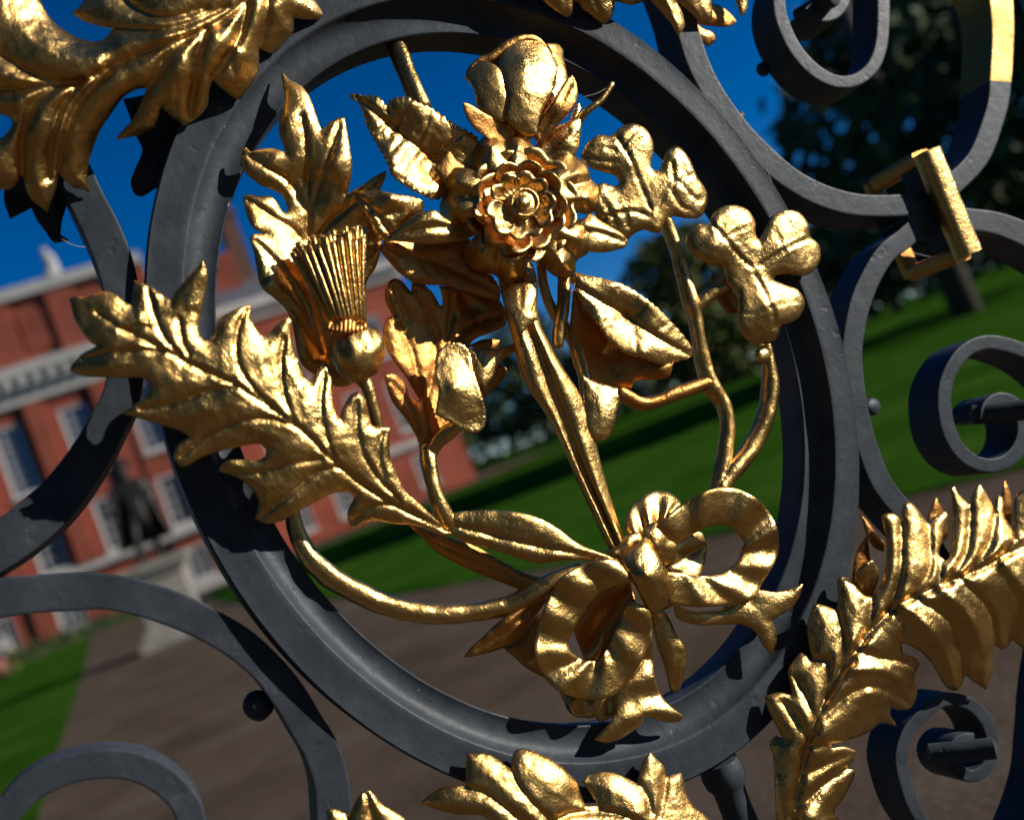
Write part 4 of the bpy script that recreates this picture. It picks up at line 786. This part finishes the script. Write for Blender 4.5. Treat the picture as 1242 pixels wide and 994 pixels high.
def facade(name, x0, x1, z0, z1, wins, yb, parent, material=BRICK, y=0.0):
    """brick wall with real openings (reveals 0.24 m deep)"""
    xs = sorted({x0, x1, *[w[0] for w in wins], *[w[1] for w in wins]}); zs = sorted({z0, z1, *[w[2] for w in wins], *[w[3] for w in wins]})
    V = []; F = []
    def q(*p):
        o = len(V); V.extend(p); F.append((o, o+1, o+2, o+3))
    for a, b_ in zip(xs, xs[1:]):
        for c_, d in zip(zs, zs[1:]):
            if any(w[0] <= a and b_ <= w[1] and w[2] <= c_ and d <= w[3] for w in wins): continue
            q((a, y, c_), (b_, y, c_), (b_, y, d), (a, y, d))
    for a, b_, c_, d in wins:
        e = y+.24
        q((a, y, c_), (a, e, c_), (b_, e, c_), (b_, y, c_)); q((a, y, d), (b_, y, d), (b_, e, d), (a, e, d))
        q((a, y, c_), (a, y, d), (a, e, d), (a, e, c_)); q((b_, y, c_), (b_, e, c_), (b_, e, d), (b_, y, d))
    q((x0, y, z0), (x0, y, z1), (x0, yb, z1), (x0, yb, z0)); q((x1, y, z0), (x1, yb, z0), (x1, yb, z1), (x1, y, z1)); q((x0, yb, z0), (x0, yb, z1), (x1, yb, z1), (x1, yb, z0))
    return link(name, V, F, material, parent, smooth=False)
def window(x0, x1, z0, z1, parent, y=0.0, nx=4, nz=5, sill=True):
    e = y+.13; f = .11
    parts = [(x0, x0+f, e-.10, e+.07, z0, z1), (x1-f, x1, e-.10, e+.07, z0, z1), (x0+f, x1-f, e-.10, e+.07, z1-f, z1), (x0+f, x1-f, e-.10, e+.07, z0, z0+f)]
    w = boxes('window', parts, PAINTW, parent)
    boxes('pane', [(x0+f, x1-f, e+.03, e+.05, z0+f, z1-f)], GLASS, w)
    X = np.linspace(x0+f, x1-f, nx+1)[1:-1]; Z = np.linspace(z0+f, z1-f, nz+1)[1:-1]
    boxes('glazing_bars', [(x-.022, x+.022, e-.01, e+.028, z0+f, z1-f) for x in X]+[(x0+f, x1-f, e-.005, e+.024, z-.022, z+.022) for z in Z], PAINTW, w)
    if sill: boxes('sill', [(x0-.12, x1+.12, y-.12, y-.003, z0-.16, z0-.003)], STONE, w)
    return w
pal = empty('palace', at(-2, 50), label='tall red brick palace with white cornice and a stone figure on its parapet', cat='palace')
pal.rotation_euler = (0, 0, math.atan(-.1))
wins = []
for k in range(-4, 2):
    xc = .85+3*k
    wins += [(xc-.62, xc+.62, .55, 2.15), (xc-.62, xc+.62, 3.25, 5.75), (xc-.62, xc+.62, 7.05, 10.3)]
facade('wall', -14, 5.9, 0, 11.02, wins, 12, pal)
for a, b_, c_, d in wins: window(a, b_, c_, d, pal, nx=3, nz={1.6: 3, 2.5: 4}.get(round(d-c_, 2), 6))
for k in range(-4, 3):
    xc = -.65+3*k
    if xc < 5.5: boxes('pilaster', [(xc-.42, xc+.42, -.26, -.003, 3.16, 11.0)], BRICK, pal)
boxes('stone_band', [(-14.05, 5.98, -.30, -.004, 2.78, 3.08)], STONE, pal)
boxes('plinth_course', [(-14.05, 5.97, -.16, -.005, 0, .38)], STONE, pal)
for xd in (-3.75, 2.95): boxes('drainpipe', [(xd-.06, xd+.06, -.14, -.01, .4, 11.0)], BRONZE, pal)
cor = boxes('cornice', [(-14.1, 6.2, -.30, 12.0, 11.03, 11.45), (-14.3, 6.5, -.75, 12.0, 12.25, 12.74), (-14.2, 6.35, -.45, 12.0, 11.46, 12.24)], STONE, pal)
for x in np.arange(-14, 6.2, .66): boxes('modillion', [(x, x+.30, -.72, -.455, 11.72, 12.245)], STONE, cor)
boxes('attic_wall', [(-14, 5.9, .004, 11.8, 12.75, 15.84)], BRICK, pal)
for k in range(-5, 3):
    boxes('attic_pilaster', [(1.45+3*k, 2.75+3*k, -.22, .002, 12.75, 15.83)], BRICK, pal)
    boxes('attic_panel', [(2.95+3*k, 4.25+3*k, -.06, .002, 13.3, 15.2)], BRICK, pal)
boxes('parapet', [(-14.2, 6.1, -.36, 11.9, 15.85, 16.4)], STONE, pal)
# draped stone figure on the parapet
V = []; F = []
fp = [(.42, 0), (.42, .28), (.30, .30), (.34, .55), (.30, .9), (.24, 1.15), (.29, 1.4), (.22, 1.55), (.10, 1.62), (.09, 1.68), (.16, 1.78), (.155, 1.92), (.08, 2.02), (.01, 2.04)]
for i in range(20):
    th = 2*math.pi*i/20
    for r, z in fp:
        g = 1+.16*noise.noise(Vector((math.cos(th)*1.5, math.sin(th)*1.5, z*2)))
        V.append((2.1+r*g*math.cos(th)+.10*math.sin(z*1.7), -.05+r*.8*g*math.sin(th), 16.4+z*.72))
for i in range(20):
    for j in range(len(fp)-1):
        a, b_ = i*len(fp)+j, ((i+1) % 20)*len(fp)+j; F.append((a, b_, b_+1, a+1))
link('parapet_figure', V, F, STONE, pal)
# lower range set back to the right
rng_w = empty('palace_range', at(0, 62), label='slate roofed brick range with a tall chimney, set back right of the palace front', cat='palace wing')
ww = [(x-.6, x+.6, z0, z1) for x in (8.8, 11.6, 14.4, 17.2) for z0, z1 in ((.8, 2.9), (4.6, 8.0), (9.6, 12.4))]
facade('wall', 6.5, 20.2, 0, 14.3, ww, 12, rng_w)
for q in ww: window(*q, rng_w, nx=3, nz=4)
boxes('stone_band', [(6.4, 20.3, -.28, -.004, 3.4, 3.9)], STONE, rng_w)
boxes('cornice', [(6.3, 20.4, -.3, 12.1, 14.31, 14.9), (6.2, 20.6, -.8, 12.2, 14.91, 15.5)], STONE, rng_w)
roof = link('roof', [(6.2, -.75, 15.5), (20.6, -.75, 15.5), (20.6, 12.2, 15.5), (6.2, 12.2, 15.5), (8.5, 3.2, 17.9), (18.3, 3.2, 17.9), (18.3, 8.6, 17.9), (8.5, 8.6, 17.9)],
            [(0, 1, 5, 4), (1, 2, 6, 5), (2, 3, 7, 6), (3, 0, 4, 7), (4, 5, 6, 7), (3, 2, 1, 0)], SLATE, rng_w, smooth=False)
boxes('chimney', [(10.75, 11.85, 2.6, 4.6, 16.4, 22.6), (10.62, 11.98, 2.47, 4.73, 22.0, 22.35)], plain('chimney_brick', (.10, .05, .03), .9), roof)

# statue in front of the palace
SX, SY = -.02, 18.6
st = empty('statue', at(SX, SY), label='dark bronze figure in hat and cloak on a pale stone pedestal before the palace', cat='statue')
st.rotation_euler = (0, 0, R(-6))
boxes('pedestal', [(-.62, .62, -.62, .62, 0, .16), (-.52, .52, -.52, .52, .16, .30), (-.42, .42, -.42, .42, .30, 1.18), (-.50, .50, -.50, .50, 1.18, 1.30), (-.58, .58, -.58, .58, 1.30, 1.42)], STONED, st)
def skin_figure(name, joints, bones, material, parent):
    me = bpy.data.meshes.new(name); me.from_pydata([j[:3] for j in joints], bones, []); me.update()
    o = bpy.data.objects.new(name, me); COL.objects.link(o); o.parent = parent; me.materials.append(material)
    o.modifiers.new('skin', 'SKIN'); o.modifiers.new('sub', 'SUBSURF').levels = 1; o.modifiers['sub'].render_levels = 2
    for i, j in enumerate(joints):
        me.skin_vertices[0].data[i].radius = (j[3], j[4] if len(j) > 4 else j[3])
    me.skin_vertices[0].data[0].use_root = True
    return o
zb = 1.42
J = [(0, 0, zb+.88, .17, .13), (0, 0, zb+1.12, .18, .13), (0, 0, zb+1.38, .20, .13), (0, 0, zb+1.50, .075), (0, -.02, zb+1.66, .10, .11), (0, -.02, zb+1.76, .085),
     (-.24, 0, zb+1.40, .085), (-.40, -.08, zb+1.14, .065), (-.46, -.26, zb+.98, .05), (.24, 0, zb+1.40, .085), (.34, .06, zb+1.12, .065), (.22, -.10, zb+.98, .055),
     (-.11, -.02, zb+.80, .105), (-.15, -.08, zb+.46, .08), (-.17, -.06, zb+.10, .055), (-.18, -.18, zb+.04, .05), (.11, 0, zb+.80, .105), (.13, .04, zb+.46, .08), (.14, .10, zb+.10, .055), (.15, -.02, zb+.04, .05)]
fig = skin_figure('figure', J, [(0, 1), (1, 2), (2, 3), (3, 4), (4, 5), (2, 6), (6, 7), (7, 8), (2, 9), (9, 10), (10, 11), (0, 12), (12, 13), (13, 14), (14, 15), (0, 16), (16, 17), (17, 18), (18, 19)], BRONZE, st)
V = []; F = []
for j in range(13):           # broad brimmed hat
    th0 = j
hp = [(.005, .14), (.07, .135), (.10, .10), (.105, .02), (.20, .0), (.22, .025), (.20, -.012), (.1, -.02)]
for i in range(20):
    th = 2*math.pi*i/20
    for r, z in hp: V.append((r*math.cos(th), -.02+r*math.sin(th), zb+1.77+z+.03*math.cos(2*th)*(r > .15)))
for i in range(20):
    for j in range(len(hp)-1):
        a, b_ = i*len(hp)+j, ((i+1) % 20)*len(hp)+j; F.append((a, b_, b_+1, a+1))
link('hat', V, F, BRONZE, fig)
V = []; F = []              # cloak falling behind, with folds
for j in range(15):
    v = j/14
    for i in range(31):
        u = i/30*2-1; a = u*2.05
        rad = (.22+.20*v)*(1+.10*math.sin(u*13+v*1.5)*v)
        V.append((rad*1.10*math.sin(a), rad*.85*math.cos(a), zb+1.45-1.10*v))
for j in range(14):
    for i in range(30): q = j*31+i; F.append((q, q+1, q+32, q+31))
ck = link('cloak', V, F, BRONZE, fig); ck.modifiers.new('thick', 'SOLIDIFY').thickness = .03
V, F = box_vf(-.34, .34, -.34, .34, 1.421, 1.47); link('base_slab', V, F, BRONZE, fig, smooth=False)

# low clipped hedge and flowering shrubs at the foot of the palace
LEAFD = plain('dark_foliage', (.045, .070, .020), .7, .6, 3, spec=.25)
LEAFM = plain('green_foliage', (.10, .115, .028), .7, .5, 3, spec=.25)
LEAFO = plain('autumn_foliage', (.10, .075, .022), .7, .5, 3, spec=.25)
BARK = plain('bark', (.055, .042, .032), .9, .4, 8, bump=.03)
def leaves(name, blobs, n, size, material, parent, seed=1, shell=.35):
    g = np.random.default_rng(seed); w = np.array([b_[3]**2 for b_ in blobs]); w = w/w.sum()
    idx = g.choice(len(blobs), n, p=w); B = np.array(blobs)[idx]
    d = g.normal(size=(n, 3)); d /= np.linalg.norm(d, axis=1)[:, None]
    rad = B[:, 3]*(1-shell*g.random(n)**1.6)*(1+.16*g.normal(size=n))
    ctr = B[:, :3]+d*rad[:, None]*np.array([1, 1, .85])
    a = g.normal(size=(n, 3)); a /= np.linalg.norm(a, axis=1)[:, None]; b2 = np.cross(a, g.normal(size=(n, 3))); b2 /= np.linalg.norm(b2, axis=1)[:, None]
    sz = size*(.6+.8*g.random(n))[:, None]
    V = np.empty((n*4, 3)); V[0::4] = ctr-a*sz; V[1::4] = ctr+b2*sz*.55; V[2::4] = ctr+a*sz; V[3::4] = ctr-b2*sz*.55
    return link(name, V, [(4*i, 4*i+1, 4*i+2, 4*i+3) for i in range(n)], material, parent, smooth=False)
def tree(name, label, x, y, hgt, blobs, n, size, material, cat='tree', group=None, trunk_r=.25, seed=1, limbs=True):
    t = empty(name, at(x, y), label=label, cat=cat, group=group)
    parts = [sweep(np.array([(0, 0, 0), (.05, 0, hgt*.2), (-.04, .05, hgt*.42), (.1, 0, hgt*.72)]), [trunk_r*1.25, trunk_r, trunk_r*.85, trunk_r*.3], 10, seed, .1)]
    if limbs:
        for bb in blobs:
            p1 = np.array(bb[:3]); z0 = min(hgt*.62, max(hgt*.22, p1[2]*.6)); p0 = np.array([0, 0, z0])
            mid = p0*.5+p1*.5+np.array([0, 0, -.06*hgt])
            parts.append(sweep(np.array([p0, p0*.7+mid*.3, mid, p1]), [trunk_r*.5, trunk_r*.42, trunk_r*.3, trunk_r*.1], 7, seed+3, .1))
    V, F = join_vf(parts); link('trunk', V, F, BARK, t)
    leaves('crown', blobs, n, size, material, t, seed)
    return t
def ray_at(px, py, depth):
    d = ray(px, py); return CAM+d*(depth/d[1])
def crown_at(base, pts):
    """crown clumps given by the view direction they are seen in"""
    out = []
    for px, py, dep, r in pts:
        q = ray_at(px, py, dep+DG) ; out.append((q[0]-base[0], q[1]-base[1]+DG, q[2], r))
    return out
hd = empty('hedge', at(-4.6, 48.6), label='low dark clipped hedge running along the foot of the palace wall', cat='hedge')
boxes('hedge_core', [(-10, 4.4, -.1, .5, 0, .45)], LEAFD, hd)
leaves('foliage', [(x, .2, .34, .42) for x in np.arange(-10, 4.5, .5)], 2600, .10, LEAFD, hd, 5)
fs = empty('flowering_shrub', tuple(ground(8, 806)*np.array([1, 1, 0])*0.62+np.array([-.2, 0, 0])), label='small shrub with white and pink blooms at the left edge by the palace wall', cat='shrub')
leaves('foliage', [(0, 0, .35, .45), (.3, .1, .55, .4)], 700, .09, LEAFM, fs, 8)
leaves('white_blooms', [(.28, -.25, .95, .26)], 260, .07, plain('white_petals', (.6, .58, .54), .7, .1), fs, 9)
leaves('pink_blooms', [(-.05, -.35, .42, .26)], 260, .07, plain('pink_petals', (.55, .22, .18), .7, .15), fs, 10)

# ---- trees
g = np.random.default_rng(4); wb = []
for k in range(90):
    x = -40+k*3.4+g.normal(); y = 128-.22*x+g.normal()*3
    if x < 20: continue
    hh_ = 4+5*g.random()
    wb += [(x, y-DG, hh_*.45, hh_*.55), (x+1.5, y-DG+2, hh_*.75, hh_*.40)]
for k in range(40):
    x = 75+k*4.5; y = 96-.85*(x-75)*.5
    hh_ = 4+4*g.random(); wb += [(x, y-DG, hh_*.45, hh_*.6), (x, y-DG, hh_*.8, hh_*.4)]
wl = leaves('woodland', wb, 16000, .75, LEAFD, None, 40); tag(wl, 'dark belt of woodland closing the far edge of the lawn', 'woodland', kind='stuff')
tb = (20.66, 19.8)
tree('parkland_tree', 'tall dark tree on the right lawn with blue sky in its open crown', *tb, 15,
     crown_at(tb, [(1010, 170, 17, 1.7), (1075, 150, 20, 1.9), (1130, 90, 20, 2.2), (1190, 40, 21, 2.4), (1180, 170, 18, 2.0), (1240, 110, 18, 2.2), (1100, 230, 19, 1.7), (1030, 240, 18, 1.3), (1220, 215, 20, 1.8), (1290, 40, 20, 2.6), (1120, 10, 22, 2.0), (1330, 170, 19, 2.4), (985, 130, 19, 1.0), (1080, 290, 24, 1.8), (1150, 260, 23, 1.8), (1160, 60, 23, 2.2), (1060, 90, 24, 1.6)]),
     4000, .29, LEAFD, trunk_r=.34, seed=3, group='trees of the park')
for i, (px, dep, pts, n, m_, lab) in enumerate([
    (835, 46, [(800, 330, 45, 1.9), (835, 305, 46, 1.9), (870, 330, 46, 2.0), (815, 385, 45, 2.0), (855, 400, 45, 2.2), (905, 380, 46, 2.2), (890, 440, 45, 1.8), (830, 440, 46, 1.6)], 3600, LEAFM, 'rounded green tree beyond the lawn, seen between the two shamrock leaves'),
    (630, 96, [(600, 455, 96, 3.6), (635, 420, 96, 4.0), (660, 470, 96, 3.8), (610, 510, 95, 3.0), (690, 480, 96, 3.4)], 2600, LEAFD, 'dark far tree to the right of the palace range, left of the gilded rose stem'),
    (745, 90, [(720, 440, 90, 3.8), (760, 420, 90, 4.0), (780, 455, 90, 3.6), (735, 480, 90, 3.0)], 2400, LEAFD, 'dark far tree behind the folded rose leaf'),
    (930, 74, [(920, 330, 74, 3.6), (950, 350, 74, 3.4), (985, 320, 74, 3.8), (945, 390, 74, 2.8)], 2600, LEAFO, 'brownish autumn tree beyond the lawn behind the lower shamrock'),
    (1060, 66, [(1030, 300, 66, 3.4), (1065, 270, 66, 3.6), (1095, 300, 66, 3.4), (1050, 340, 66, 2.6)], 2400, LEAFD, 'broad dark tree at the far edge of the lawn behind the gilded clasp'),
    (1230, 60, [(1180, 250, 60, 3.2), (1225, 225, 60, 3.6), (1270, 210, 60, 3.8), (1230, 270, 60, 2.8)], 2600, LEAFD, 'dark tree at the far edge of the lawn by the right margin'),
    ]):
    base = ray_at(px, 300, dep); base = (base[0], dep)
    blobs = crown_at(base, pts); top = max(b_[2]+b_[3] for b_ in blobs)
    tree('parkland_tree', lab, *base, top, blobs, n, .36 if dep < 50 else .5, m_, trunk_r=.3, seed=20+i, group='trees of the park')
# trees further right along the avenue, whose shadows cross the lawn
for i, (x, y, h, r) in enumerate([(29, 24, 13, 2.6), (26, 13.5, 11, 2.2), (44, 21, 15, 3.2)]):
    g = np.random.default_rng(60+i)
    bl = [(*(g.normal(size=2)*r*.6), h*.62+g.normal()*h*.10, r*(.6+.3*g.random())) for _ in range(7)]
    tree('parkland_tree', ['leafy avenue tree nearest the right lawn edge, out of the picture', 'small leafy avenue tree right of the dark lawn tree', 'tallest avenue tree far to the right'][i], x, y, h, bl, 2600, .34, LEAFM, trunk_r=.28, seed=70+i, group='trees of the park')

# unseen trees added left of the path to block the low blue sky
for i, (x, y, h, r) in enumerate([(-8, 5, 11, 3.4), (-12, 12, 12, 3.6), (-17, 21, 13, 3.8), (-14, 2, 12, 3.8)]):
    g = np.random.default_rng(190+i)
    bl = [(g.normal()*r*.45, g.normal()*r*.45, h*(.15+.78*g.random()), r*(.5+.3*g.random())) for _ in range(12)]
    tree('sky_screen_tree', 'unseen leafy tree added left of the path to block the sky', x, y, h, bl, 2600, .42, LEAFD, trunk_r=.3, seed=210+i, group='unseen trees added left of the path', limbs=False)
# trees on the near side of the gate, behind the viewer: the gilding mirrors them
for i, (x, y, h, r) in enumerate([(-16, -9, 12, 4), (-7.5, -10.5, 13, 4.4), (1, -11, 12, 4.2), (-24, -2, 12, 4.2), (8, -13, 11, 3.6)]):
    g = np.random.default_rng(90+i)
    bl = [(g.normal()*r*.5, g.normal()*r*.5, h*(.2+.75*g.random()), r*(.5+.3*g.random())) for _ in range(12)]
    tree('street_tree', 'leafy tree in the row on the near side of the gate', x, y, h, bl, 2600, .42, LEAFD, trunk_r=.3, seed=110+i, group='trees on the near side of the gate', limbs=False)

# ================================================================== LIGHT
LD = np.array([-1.9, 1.0, -.80]); LD /= np.linalg.norm(LD)
EXTRA = 0
sun = bpy.data.lights.new('sun', 'SUN'); sun.energy = 4.7; sun.angle = R(.5); sun.color = (1, .95, .87)
so = bpy.data.objects.new('sun', sun); COL.objects.link(so); so.rotation_euler = Vector(LD).to_track_quat('-Z', 'Y').to_euler(); so.location = (20, -15, 20)
w = bpy.data.worlds.new('World'); S.world = w; w.use_nodes = True; nt = w.node_tree
sk = nt.nodes.new('ShaderNodeTexSky'); sk.sky_type = 'NISHITA'; sk.sun_disc = False
sk.sun_elevation = math.asin(-LD[2]); sk.sun_rotation = math.atan2(-LD[0], -LD[1])
sk.altitude = 1500; sk.air_density = .8; sk.dust_density = 0.04; sk.ozone_density = 5.0
hs = nt.nodes.new('ShaderNodeHueSaturation'); hs.inputs['Saturation'].default_value = 1.28; hs.inputs['Hue'].default_value = .506; nt.links.new(sk.outputs[0], hs.inputs['Color'])
nt.links.new(hs.outputs[0], nt.nodes['Background'].inputs['Color']); nt.nodes['Background'].inputs['Strength'].default_value = .08
S.view_settings.view_transform = 'Standard'; S.view_settings.look = 'None'; S.view_settings.exposure = .15; S.view_settings.gamma = 1; S.view_settings.use_curve_mapping = False
S.render.resolution_x, S.render.resolution_y = 1024, 819
S.render.engine = 'CYCLES'; S.cycles.max_bounces = 8; S.cycles.glossy_bounces = 6; S.cycles.use_denoising = True
